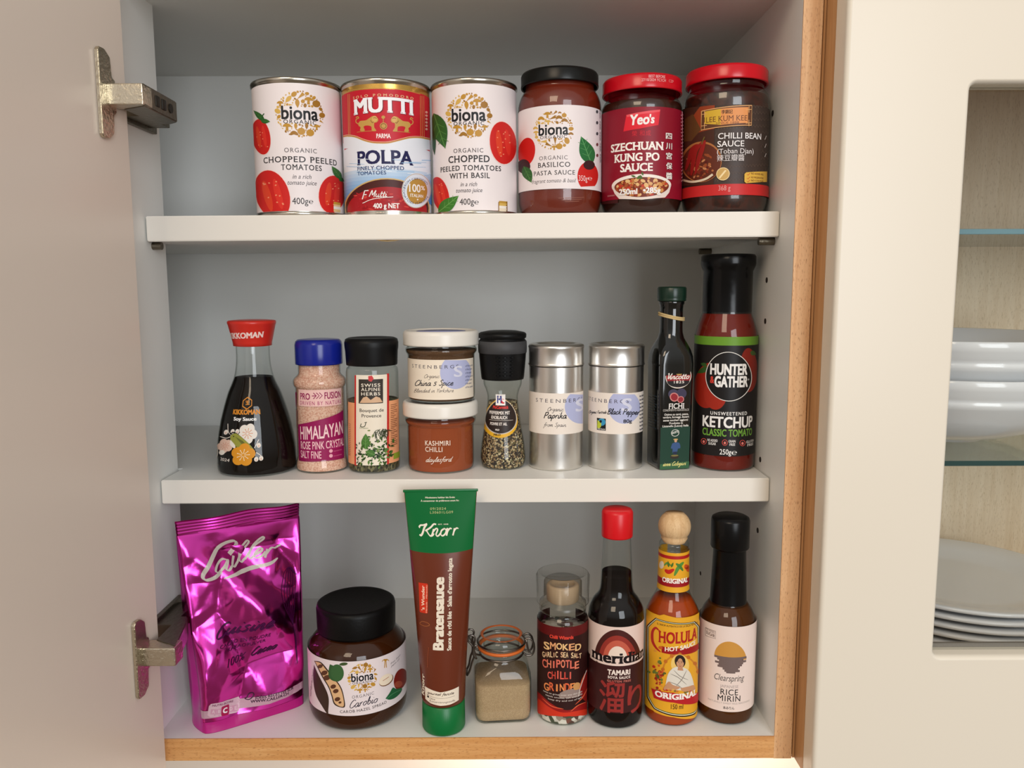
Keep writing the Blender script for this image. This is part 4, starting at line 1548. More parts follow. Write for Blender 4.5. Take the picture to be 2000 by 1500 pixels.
a.poly([(1262, 772), (1290, 730), (1318, 722), (1350, 752), (1392, 724), (1425, 735), (1446, 772)], (216, 176, 140))
a.poly([(1330, 560), (1360, 556), (1375, 580), (1355, 606), (1332, 596)], (206, 60, 64))
for s_, y in (('SWISS', 646), ('ALPINE', 680), ('HERBS', 716)):
    a.text(s_, 1274, 1428, y, 25, (236, 224, 206), bold=.02, sp=1.2)
a.text('Bouquet de', 1262, 1456, 850, 27, (60, 50, 44), bold=.012)
a.text('Provence', 1278, 1436, 894, 27, (60, 50, 44), bold=.012)
a.pen([(1275, 940), (1270, 965), (1300, 965), (1312, 935)], 6, (60, 70, 50))
a.pen([(1300, 935), (1320, 930)], 5, (60, 70, 50))
a.text('biologique', 1262, 1330, 982, 10, (90, 120, 60))
rb = random.Random(21)
for i in range(150):
    x, y = rb.gauss(1390, 66), rb.gauss(1190, 62)
    if not (1225 < x < 1530 and 980 < y < 1300):
        continue
    an = rb.uniform(0, 6.28)
    L = rb.uniform(14, 40)
    a.leaf(x, y, x + L * math.cos(an), y + L * math.sin(an), L * .45, rb.choice([(44, 74, 30), (66, 104, 44), (92, 128, 60), (34, 56, 26), (120, 140, 70)]))
for i in range(22):
    x = rb.uniform(1370, 1480)
    a.pen([(x, rb.uniform(1030, 1080)), (x + rb.uniform(-20, 20), rb.uniform(1000, 1030)), (x + rb.uniform(-30, 40), rb.uniform(985, 1010))], 4, (50, 60, 34))
a.leaf(1310, 1150, 1312, 1022, 66, (74, 122, 52), (120, 160, 90))
a.leaf(1385, 1200, 1310, 1165, 60, (66, 112, 46), (120, 160, 90))
for i in range(14):
    x = 1232 + rb.uniform(0, 60)
    y = 1110 + i * 12
    a.leaf(x, y, x + rb.uniform(-20, 20), y - 22, 8, (50, 66, 34))
a.build('label', t, .12)

# two small spice jars, one on the other
JP = smooth_prof([(24.6, 0), (26.6, 1.4), (27.2, 5, 1), (27.2, 35, 1), (27.4, 37), (28.8, 39.4), (28.9, 41.6), (28.0, 43, 1), (27.6, 47)])
LP = [(29.6, 45.0), (30.5, 44.8), (30.8, 45.8), (30.6, 47), (30.8, 53), (30.2, 55.4), (28.8, 56.6), (27.6, 56.3), (27.2, 55.6), (0, 55.6)]
wlid = plain('white_lid', (232, 226, 216), .3)
chil = speckle('chilli_powder', [(148, 62, 22), (158, 69, 26), (164, 75, 30)], 2200, .9, .2, 'noise')
t = jar('spice_jar', 'small glass jar of red chilli powder with a white lid, under the labelled spice jar', -.0568, .0431, ZS2, [(0, .4)] + JP, chil, 40, LP, wlid, clear_g, cname='powder')
a = Art('kash', (770, 630, 4.545))
a.text('KASHMIRI', 274, 498, 1092, 42, (244, 220, 200), bold=.016, sp=1.1)
a.text('CHILLI', 276, 428, 1146, 42, (244, 220, 200), bold=.016, sp=1.1)
a.hand('daylesford', 276, 506, 1234, 22, (246, 226, 210), 4.5, .5)
a.build('printed_name', t, .1)
spice = speckle('brown_spice', [(82, 53, 30), (94, 62, 36), (106, 72, 42)], 1800, .9, .25, 'noise')
t = jar('spice_jar', 'small glass jar of brown spice with a white lid, standing on the chilli powder jar', -.0555, .0431, ZS2 + .0570, [(0, .4)] + JP, spice, 41, LP, wlid, clear_g, cname='powder')
a = Art('china', (770, 630, 4.545))
a.uvrect(-1.5 * a.R, 1.22 * a.R, 3.0, 34.6, (240, 226, 206))
LIL = (180, 184, 218)
cyo = 0
a.ell(545, 440, 138, 150, LIL, 0, 40, -47, 227)
a.text('STEENBERGS', 162, 572, 406 + cyo, 30, (70, 66, 80), bold=.0, sp=1.5)
a.text('S', 530, 606, 478 + cyo, 92, (216, 216, 232), bold=.02)
a.hand('Organic', 262, 400, 488 + cyo, 17, (96, 84, 80), 3.5, .4)
a.hand('China 5 Spice', 180, 522, 556 + cyo, 26, (34, 30, 40), 6.5, .35)
a.hand('Blended in Yorkshire', 176, 526, 616 + cyo, 17, (96, 84, 80), 3.5, .35)
for k in range(7):
    a.text('of fine spices', 632, 696 - (k % 3) * 6, 388 + k * 32 + cyo, 16, (66, 70, 110), bold=.01)
a.build('label', t, .12)
bm = bmesh.new()
add_lathe(bm, [(20, 55.7), (20, 55.75), (0, 55.8)], 48)
finish('lid_print', bm, ink((150, 154, 200)), LAST['lid'])

# pepper grinder
pep_m = speckle('pepper_mix', [(40, 28, 20), (206, 188, 150), (74, 50, 32), (150, 122, 84), (28, 22, 18), (96, 84, 50), (180, 150, 110), (54, 36, 26)], 820, .7, .8)
GP = smooth_prof([(15.5, 0), (17.4, 1.4), (18.6, 6), (18.7, 10), (17.6, 21), (15.4, 34), (13.6, 46), (12.5, 56), (12.6, 60), (14, 65), (15.6, 69), (15.8, 76)])
t = jar('pepper_grinder', 'waisted glass pepper grinder with a black ribbed plastic head and yellow-edged label', -.0056, .0462, ZS2, [(0, .4)] + GP, pep_m, 55,
        None, None, clear_g, cat='grinder', cname='peppercorns')
hd = lathe('grinder_head', [(15.9, 73.5), (17.2, 73.2), (17.6, 75), (18.6, 85), (19.3, 94.0), (19.4, 94.4), (19.4, 104.6), (19.0, 105.0), (18.2, 106), (18.2, 108)], black_matte, t, 96)
lathe('grip_band', [(19.3, 94.6), (19.8, 95), (20.0, 99), (19.8, 104.2), (19.3, 104.6)], plain('grey_rubber', (62, 62, 64), .55), hd, 96)
lathe('flip_cap', [(18.4, 106.4), (19.4, 107), (19.6, 109.6), (19.2, 110.6), (18, 111.4), (12, 112.6), (0, 113.0)], black_matte, t, 96)
bm = bmesh.new()
for row in range(6):
    for col in range(3):
        an = math.radians(-90 + 6 + (col - 1) * 17)
        rr = 18.0 + row * .23
        mt_ = Matrix.Translation((rr * math.cos(an) * .001, rr * math.sin(an) * .001, (77.5 + row * 2.9) * .001)) @ Matrix.Rotation(an, 4, 'Z')
        r_ = bmesh.ops.create_cone(bm, cap_ends=True, segments=4, radius1=.0024, radius2=.0010, depth=.0018, matrix=mt_ @ Matrix.Rotation(math.pi / 2, 4, 'Y') @ Matrix.Diagonal((.55, 1.2, 1, 1)))
finish('grip_studs', bm, black_matte, hd, smooth=False)
a = Art('grind', (770, 630, 4.545), prof=GP)
a.ell(940, 850, 176, 170, (226, 172, 40), 0, 48)
a.ell(945, 838, 166, 152, (196, 188, 180), 0, 48)
a.ell(945, 836, 158, 146, (44, 32, 28), 0, 48)
a.rect(880, 640, 994, 738, (244, 238, 234))
a.text('M', 896, 950, 716, 64, (38, 50, 130), bold=.06)
a.text('c', 944, 982, 720, 56, (206, 40, 40), bold=.06)
a.text('McCormick', 850, 1028, 768, 26, (220, 50, 46), bold=.05, shear=.15)
a.text('PFEFFERMIX MIT', 818, 1042, 818, 28, (240, 230, 222), bold=.03)
a.text('KNOBLAUCH', 842, 1010, 858, 28, (240, 230, 222), bold=.03)
a.rect(824, 868, 1070, 871, (220, 210, 200))
a.text('POIVRE ET AIL', 838, 1008, 912, 24, (240, 230, 222), bold=.03)
a.text('MILD', 892, 930, 958, 15, (240, 230, 222), bold=.03)
a.text('MILD', 880, 944, 1002, 18, (60, 40, 20), bold=.05)
a.build('label', t, .15, dv=2)

# two spice tins
TP = [(20.5, 0.4), (21.4, 0), (22.2, .8), (22.3, 2), (22.3, 84)]
TL = [(22.4, 84.6), (22.9, 84.9), (23.1, 85.6), (22.8, 86.4), (22.6, 87), (22.6, 98.2), (22.9, 99), (22.9, 100.2), (22.2, 101.4), (20.6, 102), (17.0, 102.2), (15.8, 101.4), (15.2, 99.6), (0, 99.6)]


def spice_tin(x, y, key, label, r):
    t = thing('spice_tin', label, 'tin', (x, y, ZS2), face_cam(x, y))
    k = r / 22.3
    lathe('tin_body', [(q[0] * k, q[1]) for q in TP], tin_brushed, t, 96)
    lathe('lid', [(q[0] * k, q[1]) for q in TL], tin_brushed, t, 96)
    return t, Art(key, (1010, 540, 3.570))


t, a = spice_tin(.0384, .0474, 'pap', 'brushed metal paprika tin with a paper label, nearest the pepper grinder', 22.3)
PL = (238, 226, 214)
a.uvrect(-1.45 * a.R, 2.2 * a.R, 30.4, 63.6, PL)
a.ell(445, 905, 112, 118, LIL, 0, 44, -49, 229)
a.text('STEENBERGS', 130, 452, 878, 25, (76, 70, 84), sp=1.5)
a.text('S', 408, 462, 934, 82, (216, 216, 232), bold=.02)
a.hand('Organic', 208, 322, 936, 14, (80, 74, 76), 3.2, .35)
a.hand('Paprika', 184, 345, 986, 22, (24, 22, 30), 6, .3)
a.hand('from Spain', 184, 342, 1044, 14, (90, 84, 84), 3, .3)
a.build('label', t, .12)
t, a = spice_tin(.0878, .0474, 'pep', 'brushed metal black pepper tin with a small blue emblem on its label', 22.5)
a.uvrect(-2.0 * a.R, 1.5 * a.R, 30.4, 63.6, PL)
a.ell(745, 905, 112, 118, LIL, 0, 44, -49, 229)
a.text('STEENBERGS', 496, 778, 880, 25, (76, 70, 84), sp=1.5)
a.text('S', 728, 800, 932, 84, (216, 216, 232), bold=.02)
a.hand('Organic Fairtrade', 500, 622, 954, 11, (70, 66, 70), 3, .3)
a.hand('Black Pepper', 628, 850, 958, 20, (24, 22, 30), 5.5, .35)
a.text('80g', 740, 800, 1016, 24, (30, 30, 38), bold=.03)
a.rect(556, 988, 618, 1072, (20, 22, 26))
a.ell(590, 1014, 26, 26, (60, 150, 190), 0, 20)
a.poly([(560, 1000), (585, 1020), (582, 1050), (560, 1056)], (190, 200, 60), True)
a.ell(582, 1010, 9, 10, (20, 22, 26), 0, 10)
a.text('FAIRTRADE', 560, 614, 1068, 9, (230, 226, 220), bold=.02)
for k in range(10):
    a.text('best before', 852, 878, 830 + k * 26, 14, (50, 52, 70), bold=.03)
a.build('label', t, .12)

# square bottle of fig condiment
t = thing('vinegar_bottle', 'slim square dark glass bottle with green cap, cream neck string and a fig label', 'bottle', (.1317, .0441, ZS2), math.radians(11.5))
dark_g = plain('dark_bottle_glass', (9, 11, 10), 0.08, coat=.6)
bm = bmesh.new()


def sqring(bm, w, r, z, n=7):
    """rounded square ring of half width w and corner radius r"""
    vs = []
    for cx, cy, a0 in ((w - r, w - r, 0), (r - w, w - r, 90), (r - w, r - w, 180), (w - r, r - w, 270)):
        for i in range(n):
            q = math.radians(a0 + 90 * i / (n - 1))
            vs.append(bm.verts.new(((cx + r * math.cos(q)) * .001, (cy + r * math.sin(q)) * .001, z * .001)))
    return vs


def sqloft(bm, rings, caps=(True, True)):
    R_ = [sqring(bm, *q) for q in rings]
    for p, q in zip(R_[:-1], R_[1:]):
        for i in range(len(p)):
            j = (i + 1) % len(p)
            bm.faces.new((p[i], p[j], q[j], q[i]))
    if caps[0]:
        bm.faces.new(list(reversed(R_[0])))
    if caps[1]:
        bm.faces.new(R_[-1])


sqloft(bm, [(12.6, 3.6, 0), (13.9, 3.6, 1.0), (14.3, 3.6, 3), (14.5, 3.6, 40), (14.9, 4, 86), (14.8, 5, 92), (14.0, 7, 97), (12.4, 9, 102), (10.6, 10, 106.5), (9.5, 9.4, 111), (9.3, 9.25, 114), (9.3, 9.25, 130), (9.6, 9.55, 133), (10.3, 10.25, 134.5), (10.3, 10.25, 137)])
finish('bottle_body', bm, dark_g, t, 50)
lathe('cap', [(10.6, 136.2), (11.4, 136.4), (11.6, 137.4), (11.3, 138), (11.5, 139), (11.5, 146.5), (10.8, 147.8), (0, 148)], plain('green_cap', (18, 44, 32), .3), t, 72,
      rfun=lambda an, z: 1 + (.012 if 139 <= z < 147 and int(an / (2 * math.pi) * 72) % 2 else 0))
bm = bmesh.new()
for dz in (0, 1.5):
    add_tube(bm, [(10.0e-3 * math.cos(q), 10.0e-3 * math.sin(q), (123.2 + dz) * 1e-3 - math.cos(q - 2.6) * -.0022) for q in [2 * math.pi * i / 40 for i in range(40)]], .00085, 6, True)
finish('neck_string', bm, plain('raffia', (206, 180, 128), .8), t)


def flat_face(w):
    def f(u, v):
        return Vector((u * .001, -w * .001, v * .001)), Vector((0, -1, 0))
    return f


VC = (1240, 480, 3.127)


class FlatArt(Art):
    def put(self, x, y):
        # the front pane spans these board columns; its foot and head rows are fixed
        return (x - 258) * (28.6 / 196.0), (1372 - y) * (92.0 / 745.0)

    def px(self):
        return .1352


a = FlatArt(None, VC, surf=flat_face(14.75))
a.poly([(166, 1085), (340, 1085), (338, 1366), (166, 1366)], (20, 58, 42))
a.poly([(166, 1330), (340, 1320), (338, 1366), (166, 1366)], (50, 94, 60))
a.ell(264, 752, 76, 80, (226, 214, 200), 0, 40)
a.ell(264, 750, 72, 75, (150, 24, 30), 0, 40)
a.ell(264, 782, 66, 42, (24, 16, 16), 0, 30, 0, 180)
a.ell(268, 716, 26, 30, (196, 160, 90), 0, 20)
a.poly([(240, 700), (252, 686), (284, 684), (296, 700), (268, 704)], (224, 200, 140), True)
a.pen([(250, 722), (266, 728), (286, 722)], 5, (110, 76, 34))
a.ell(258, 712, 4, 4, (70, 44, 20), 0, 8)
a.ell(278, 712, 4, 4, (70, 44, 20), 0, 8)
a.hand('Vincotto', 194, 326, 770, 19, (244, 236, 226), 5, .3)
a.text('1825', 238, 298, 798, 17, (236, 226, 214), bold=.03, sp=1.25)
a.ell(236, 866, 30, 30, (66, 60, 84), 0, 20)
a.ell(284, 866, 30, 34, (60, 54, 78), 0, 20)
for x, y, rx, ry, ro in ((242, 888, 26, 30, -20), (280, 905, 20, 22, 10)):
    a.ell(x, y, rx, ry, (206, 130, 124), ro, 20)
    a.ell(x, y, rx * .75, ry * .78, (150, 30, 40), ro, 18)
a.text('FICHI', 210, 302, 964, 34, (240, 234, 228), bold=.02, serif=.6)
a.text('CONDIMENTO AGRODOLCE', 178, 330, 980, 13, (190, 184, 176), bold=.02)
for s_, y, x0, x1 in (('Ottimo su carni, pesce,', 1008, 186, 328), ('verdure, formaggi, dessert', 1026, 178, 332), ('senza zuccheri aggiunti', 1046, 180, 326), ('Prodotto in', 1066, 216, 296), ('Lizzanello (Lecce) Italia', 1084, 176, 330)):
    a.text(s_, x0, x1, y, 13, (222, 216, 208), bold=.035)
a.ring(252, 1125, 24, 24, 4, (200, 200, 190))
a.text('GUSTO', 232, 274, 1132, 13, (220, 220, 210), bold=.05, slope=-.25)
# little harvester in blue carrying a basket
a.ell(256, 1168, 14, 5, (196, 160, 96), 0, 14)
a.ell(256, 1178, 8, 10, (206, 160, 124), 0, 14)
a.poly([(236, 1194), (256, 1188), (278, 1194), (284, 1226), (270, 1232), (264, 1258), (240, 1258), (238, 1230), (228, 1226)], (56, 84, 130), True)
a.poly([(240, 1250), (268, 1250), (262, 1272), (246, 1272)], (30, 40, 66))
a.ell(252, 1284, 26, 14, (44, 34, 28), 0, 18)
a.ell(252, 1276, 22, 6, (120, 110, 60), 0, 16)
a.hand('Gianni Calogiuri', 176, 318, 1342, 13, (214, 206, 130), 4, .4)
a.build('label', t, .06, du=5)


def side_face(u, v):
    return Vector((-.01462, u * .001, v * .001)), Vector((-1, 0, 0))


class SideArt(Art):
    def put(self, x, y):
        return x, y

    def px(self):
        return 1.0


a = SideArt(None, (0, 0, 1), surf=side_face)
for k in range(13):
    a.text('Ingredienti: mosto di uve, fichi', 9, -9 + (k % 3) * 2, 60 - k * 2.2, .9, (60, 84, 104))
a.build('side_print', t, .05, du=5)

# ketchup
ket_m = plain('ketchup', (112, 22, 8), 0.5, spec=.15)
KP = smooth_prof([(22, 0), (24.4, 1.4), (25.2, 4, 1), (25.2, 104, 1), (24.6, 110), (22.4, 118.5), (20.0, 125.5), (19.2, 130, 1), (19.2, 160)])
t = jar('ketchup_bottle', 'tall ketchup bottle with black sleeve neck and black label, beside the slim square bottle', .1770, .0453, ZS2, [(0, .4)] + KP, ket_m, 128,
        [(19.6, 126.4), (19.55, 127), (19.5, 160), (20.4, 162), (21.4, 164.4), (21.7, 166), (21.6, 171.6), (20.6, 173.2), (19, 173.6), (0, 173.4)],
        plain('black_shrink_sleeve', (10, 10, 11), .22, spec=.3, bump=.35, bscale=70), clear_g, cat='bottle', lid_name='sleeve_and_cap', cname='ketchup')
a = Art('ket', (1240, 480, 3.127))
wrap(a, 13, 101.8, (24, 20, 20))
wrap(a, 101.8, 108.6, (104, 150, 44))
a.ell(478, 850, 88, 142, (150, 34, 18), 10, 36)
a.ell(520, 900, 70, 98, (158, 38, 20), 0, 30)
a.ell(720, 750, 52, 134, (132, 34, 20), 0, 30)
a.leaf(480, 740, 410, 775, 34, (50, 84, 34), None)
a.leaf(470, 730, 430, 715, 24, (50, 84, 34), None)
a.leaf(730, 640, 765, 650, 30, (60, 84, 34), None)
a.ell(600, 794, 140, 150, (230, 226, 220), 0, 56)
a.ell(600, 794, 136, 146, (20, 16, 16), 0, 56)
a.text('HUNTER', 488, 712, 782, 62, (240, 236, 232), bold=.055)
a.text('GATHER', 514, 714, 856, 62, (240, 236, 232), bold=.055)
a.text('&', 488, 512, 834, 40, (206, 60, 46), bold=.04)
a.text('®', 714, 724, 812, 10, (220, 216, 212))
a.text('UNSWEETENED', 490, 710, 1030, 20, (226, 222, 218), bold=.03, sp=1.25)
a.text('KETCHUP', 442, 740, 1106, 64, (240, 236, 232), bold=.04)
a.text('CLASSIC TOMATO', 442, 738, 1160, 42, (112, 164, 60), bold=.03)
for x, s1_, s2_ in ((450, 'NO ADDED', 'SUGAR'), (578, 'GRAIN', 'FREE'), (684, 'GLUTEN', 'FREE')):
    a.ring(x, 1198, 17, 19, 3, (214, 80, 70))
    a.ell(x, 1200, 7, 9, (224, 120, 110), 0, 10)
    a.text(s1_, x + 22, x + 22 + (62 if x == 450 else 42), 1196, 15, (220, 216, 212), bold=.03)
    a.text(s2_, x + 28, x + 22 + (52 if x == 450 else 40), 1216, 15, (220, 216, 212), bold=.03)
a.text('250g', 546, 616, 1272, 32, (240, 236, 232), bold=.01)
a.text('℮', 618, 650, 1272, 30, (240, 236, 232))
a.build('label', t, .12)

# ================================================================== cabinet floor
# crumpled foil bag of cocoa
foil = plain('magenta_foil', (236, 74, 190), 0.2, metal=1.0)
BAGROT = math.radians(34.6)
t = thing('cocoa_bag', 'crumpled shiny magenta foil bag of cocoa with silver lettering', 'bag', (-.2150, .0130, ZF), BAGROT)
BH = .166
NS, NT = 60, 200


def bag_front(s, tt, side=-1):
    """point of the front (side -1) or back (side 1) sheet; s across -1..1, tt up 0..1"""
    w = .0405 + .0085 * tt ** 1.2
    k = max(0.0, 1 - tt / .93)
    d = .0225 * (k ** .62) * (1 + .25 * math.sin(math.pi * min(1, tt / .9)) )
    edge_ = max(0.0, 1 - abs(s) ** 6)
    bow = .72 + .28 * edge_ ** .5
    p = Vector((s * w, side * d * bow, tt * BH))
    fade = min(1, tt / .10) * min(1, max(0, (.93 - tt) / .10)) * min(1, (1 - abs(s)) / .12 + .25)
    q = Vector((p.x * 1.0, p.z * .8, side * .37))
    f1, f2 = mnoise.voronoi(q * 17)[0][:2]
    g1, g2 = mnoise.voronoi(q * 62 + Vector((3, 1, 0)))[0][:2]
    h = .0140 * ((f2 - f1) - .35) + .0022 * ((g2 - g1) - .3) + .0030 * mnoise.noise(q * 18)
    # long diagonal crease from upper left to mid right
    cr = (s * .8 + (tt - .58) * 2.4)
    h += .0045 * math.exp(-(cr / .22) ** 2) - .0035 * math.exp(-((cr - .45) / .2) ** 2)
    p.y += side * h * fade
    if tt > .93:
        p.y += .0010 * math.sin((tt - .93) * 2 * math.pi / .0145) * (1 - .4 * abs(s)) + .0008 * math.sin(s * 7)
    p.z += .0014 * math.sin(s * 5 + 1) * max(0, tt - .9) * 10 * .5
    return p


bm = bmesh.new()
rows = []
for j in range(NT + 1):
    tt = j / NT
    F_ = [bag_front(-1 + 2 * i / NS, tt, -1) for i in range(NS + 1)]
    B_ = [bag_front(1 - 2 * i / NS, tt, 1) for i in range(NS + 1)]
    k = max(0.0, 1 - tt / .93)
    side_r, side_l = [], []
    for i in range(1, 8):
        f = i / 8
        a_, b_ = F_[-1], B_[0]
        p = a_.lerp(b_, f)
        p.x -= .010 * k ** .5 * math.sin(math.pi * f) * min(1, tt / .16) - .002 * math.sin(math.pi * f) * (1 - min(1, tt / .16))
        p.x += .0012 * mnoise.noise(p * 60) * min(1, tt / .1)
        side_r.append(p)
        a_, b_ = B_[-1], F_[0]
        p = a_.lerp(b_, f)
        p.x += .007 * k ** .5 * math.sin(math.pi * f) * min(1, tt / .16) - .003 * math.sin(math.pi * f) * (1 - min(1, tt / .16))
        p.x += .0012 * mnoise.noise(p * 60) * min(1, tt / .1)
        side_l.append(p)
    rows.append([bm.verts.new(p) for p in F_ + side_r + B_ + side_l])
n = len(rows[0])
for a_, b_ in zip(rows[:-1], rows[1:]):
    for i in range(n):
        j = (i + 1) % n
        bm.faces.new((a_[i], a_[j], b_[j], b_[i]))
bm.faces.new(list(reversed(rows[0])))
finish('bag_body', bm, foil, t, 60)
_CACHE = {}


def bag_surf(u, v):
    s, tt = u / 40.0, v / 166.0
    s = max(-.995, min(.995, s))
    tt = max(0.002, min(.995, tt))
    fi, fj = (s + 1) / 2 * NS, tt * NT
    i, j = min(NS - 1, int(fi)), min(NT - 1, int(fj))
    P_ = []
    for di, dj in ((0, 0), (1, 0), (0, 1), (1, 1)):
        k = (i + di, j + dj)
        if k not in _CACHE:
            _CACHE[k] = bag_front(-1 + 2 * k[0] / NS, k[1] / NT, -1)
        P_.append(_CACHE[k])
    a_, b_ = fi - i, fj - j
    p = P_[0].lerp(P_[1], a_).lerp(P_[2].lerp(P_[3], a_), b_)
    e1 = (P_[1] - P_[0]).lerp(P_[3] - P_[2], b_)
    e2 = (P_[2] - P_[0]).lerp(P_[3] - P_[1], a_)
    return p, e1.cross(e2).normalized()


class BagArt(Art):
    Q = ((395, 1335), (940, 1168), (878, 95), (285, 165))

    def put(self, x, y):
        s, w = .5, .5
        q = self.Q
        for _ in range(12):
            X = (1 - s) * (1 - w) * q[0][0] + s * (1 - w) * q[1][0] + s * w * q[2][0] + (1 - s) * w * q[3][0]
            Y = (1 - s) * (1 - w) * q[0][1] + s * (1 - w) * q[1][1] + s * w * q[2][1] + (1 - s) * w * q[3][1]
            ax = (1 - w) * (q[1][0] - q[0][0]) + w * (q[2][0] - q[3][0])
            ay = (1 - w) * (q[1][1] - q[0][1]) + w * (q[2][1] - q[3][1])
            bx = (1 - s) * (q[3][0] - q[0][0]) + s * (q[2][0] - q[1][0])
            by = (1 - s) * (q[3][1] - q[0][1]) + s * (q[2][1] - q[1][1])
            det = ax * by - ay * bx
            ex, ey = x - X, y - Y
            s += (ex * by - ey * bx) / det
            w += (ax * ey - ay * ex) / det
        return (s * 2 - 1) * 40, w * 166

    def px(self):
        return .15


SILV = ink((204, 196, 184), .4, .15)
PURP = ink((70, 8, 62), .35)
a = BagArt(None, (0, 0, 1), surf=bag_surf)
a.poly([(395, 1335), (940, 1168), (938, 1120), (394, 1272)], ink((178, 26, 118), .4))
a.poly([(330, 1215), (420, 1190), (660, 1120), (940, 1040), (942, 1080), (660, 1172), (420, 1240), (345, 1260)], ink((190, 150, 164), .4))
a.poly([(420, 1142), (575, 1130), (584, 1145), (576, 1205), (562, 1216), (424, 1230), (412, 1220), (412, 1156)], (214, 178, 190))
a.text('NUTRI-SCORE', 428, 545, 1160, 12, (120, 60, 90), bold=.04, slope=-.04)
for i, (s_, x) in enumerate((('A', 424), ('B', 452), ('D', 520), ('E', 546))):
    a.poly([(x, 1178 - i), (x + 26, 1176 - i), (x + 26, 1210 - i), (x, 1212 - i)], (204, 150, 172))
    a.text(s_, x + 6, x + 20, 1204 - i, 20, (222, 190, 200), bold=.05)
a.poly([(480, 1166), (518, 1163), (522, 1170), (521, 1216), (516, 1222), (482, 1225), (477, 1218), (476, 1172)], (170, 20, 76))
a.text('C', 485, 512, 1208, 28, (250, 240, 244), bold=.07)
a.pen([(615, 1130), (625, 1108), (640, 1100), (648, 1110), (636, 1130), (622, 1140), (606, 1138), (615, 1130)], 5, (60, 20, 50))
a.text('IDÉES RECETTES SUR', 655, 860, 1133, 13, (60, 16, 50), bold=.04, slope=-.28)
a.text('WWW.CAILLER.CH', 632, 830, 1158, 15, (60, 16, 50), bold=.04, slope=-.28)
N_ = (35, .62)
for pts, w in (
        ([(536, 362), (558, 340), (570, 306), (552, 286), (500, 306), (450, 362), (415, 420), (400, 462), (418, 480), (452, 466), (486, 436)], 25),
        ([(522, 385), (496, 380), (468, 402), (458, 430), (474, 440), (502, 416), (524, 384), (510, 424), (522, 432), (540, 412)], 15),
        ([(556, 370), (542, 408), (552, 418), (570, 402)], 15), ([(566, 340), (571, 334)], 13),
        ([(570, 404), (606, 344), (628, 300), (618, 288), (598, 330), (584, 384), (592, 404), (612, 388)], 14),
        ([(612, 392), (660, 320), (700, 284), (696, 272), (664, 300), (634, 366), (638, 388), (656, 374)], 14),
        ([(656, 372), (690, 350), (696, 336), (680, 338), (660, 366), (664, 384), (690, 374), (712, 352)], 14),
        ([(722, 340), (706, 382)], 15), ([(716, 362), (742, 336), (764, 336), (792, 320)], 13)):
    a.pen(pts, w * .84, SILV, True, N_)
a.pen([(496, 472), (560, 452), (650, 432), (730, 412), (774, 388)], 20, SILV, True, None, True)
a.hand('Cuisine', 440, 720, 800, 40, PURP, 10, .55, (40, .6), -.28)
a.text('CACAO EN POUDRE', 470, 720, 848, 20, PURP, bold=.0, slope=-.27)
a.text('KAKAOPULVER', 510, 700, 866, 17, PURP, bold=.0, slope=-.27)
a.hand('Cacao', 625, 760, 900, 26, PURP, 7, .5, (40, .6), -.28)
a.text('100%', 500, 606, 944, 40, PURP, shear=.3, serif=.3, slope=-.26)
for k in range(6):                                     # fine drawn whisk
    a.pen([(848, 735), (790 + k * 14, 600), (800 + k * 14, 480), (838, 440), (880 - k * 2, 480)], 2.5, PURP)
a.pen([(848, 735), (868, 830), (880, 940)], 9, PURP, True, None, True)
a.text('20', 318, 322, 1100, 3, PURP)
a.build('bag_print', t, .18, du=80.0 / NS, dv=166.0 / NT, lay=.004)

# carob spread jar
carob_m = plain('carob_spread', (60, 28, 8), 0.5, spec=.1, bump=.1, bscale=60)
P = smooth_prof([(31, 0), (35.5, 1.2), (38.2, 5), (39.2, 11), (39.2, 18, 1), (39.2, 50, 1), (38.8, 56), (36.6, 62), (32.6, 67), (29.6, 69.5), (29.0, 72)])
t = jar('spread_jar', 'squat brown jar of carob spread with a broad black lid, beside the magenta bag', -.1246, .0133, ZF, [(0, .4)] + P, carob_m, 69,
        [(30.2, 70.8), (31.0, 70.6), (31.2, 72), (31.5, 88.5), (30.8, 91.2), (29.2, 92.2), (27, 91.7), (0, 91.7)], plain('black_lid_rough', (10, 9, 9), .42, spec=.2, bump=.1, bscale=500),
        glass('amber_tinged_glass', (.92, .88, .80), (.35, .28, .2)))
a = Art('carob', (590, 1120, 4.545))
wrap(a, 14.8, 59.0, (232, 218, 218))
emblem(a, 536, 926, 128, 9)
a.text('ORGANIC', 445, 636, 1098, 26, GREY, serif=.4, sp=1.2, slope=-.06)
a.hand('Carobio', 418, 664, 1188, 36, (36, 32, 50), 7, .3, (30, .5), -.12)
a.text('CAROB HAZEL SPREAD', 342, 746, 1222, 24, (60, 50, 52), bold=.012, sp=1.12, slope=-.06)
TAN, DKB = (222, 178, 130), (60, 40, 26)
a.poly([(118, 770), (160, 870), (225, 1010), (246, 1090), (242, 1190), (238, 1225), (190, 1150), (135, 1040), (112, 900)], DKB, True)
a.poly([(120, 735), (180, 755), (240, 830), (310, 925), (355, 1000), (378, 1090), (384, 1168), (340, 1168), (290, 1135), (268, 1060), (240, 980), (190, 890)], DKB, True)
a.poly([(128, 742), (176, 764), (232, 838), (302, 930), (346, 1002), (370, 1090), (374, 1160), (340, 1160), (298, 1126), (276, 1056), (248, 976), (198, 884)], TAN, True)
for x, y, r in ((172, 790, 20), (208, 852, 25), (230, 896, 28), (284, 980, 22), (306, 1022, 22), (320, 1095, 22), (342, 1126, 12)):
    a.ell(x, y, r * 1.1, r * .85, (92, 54, 34), -10, 16)
a.leaf(330, 940, 255, 780, 110, (50, 90, 48), None)
a.ell(318, 862, 56, 76, (58, 98, 54), -12, 24)
a.ell(372, 790, 36, 14, (64, 82, 44), 0, 16)
for dx in (-14, 14):
    a.pen([(735 + dx * .3, 800), (735 + dx * .6, 858)], 7, GOLD, False)
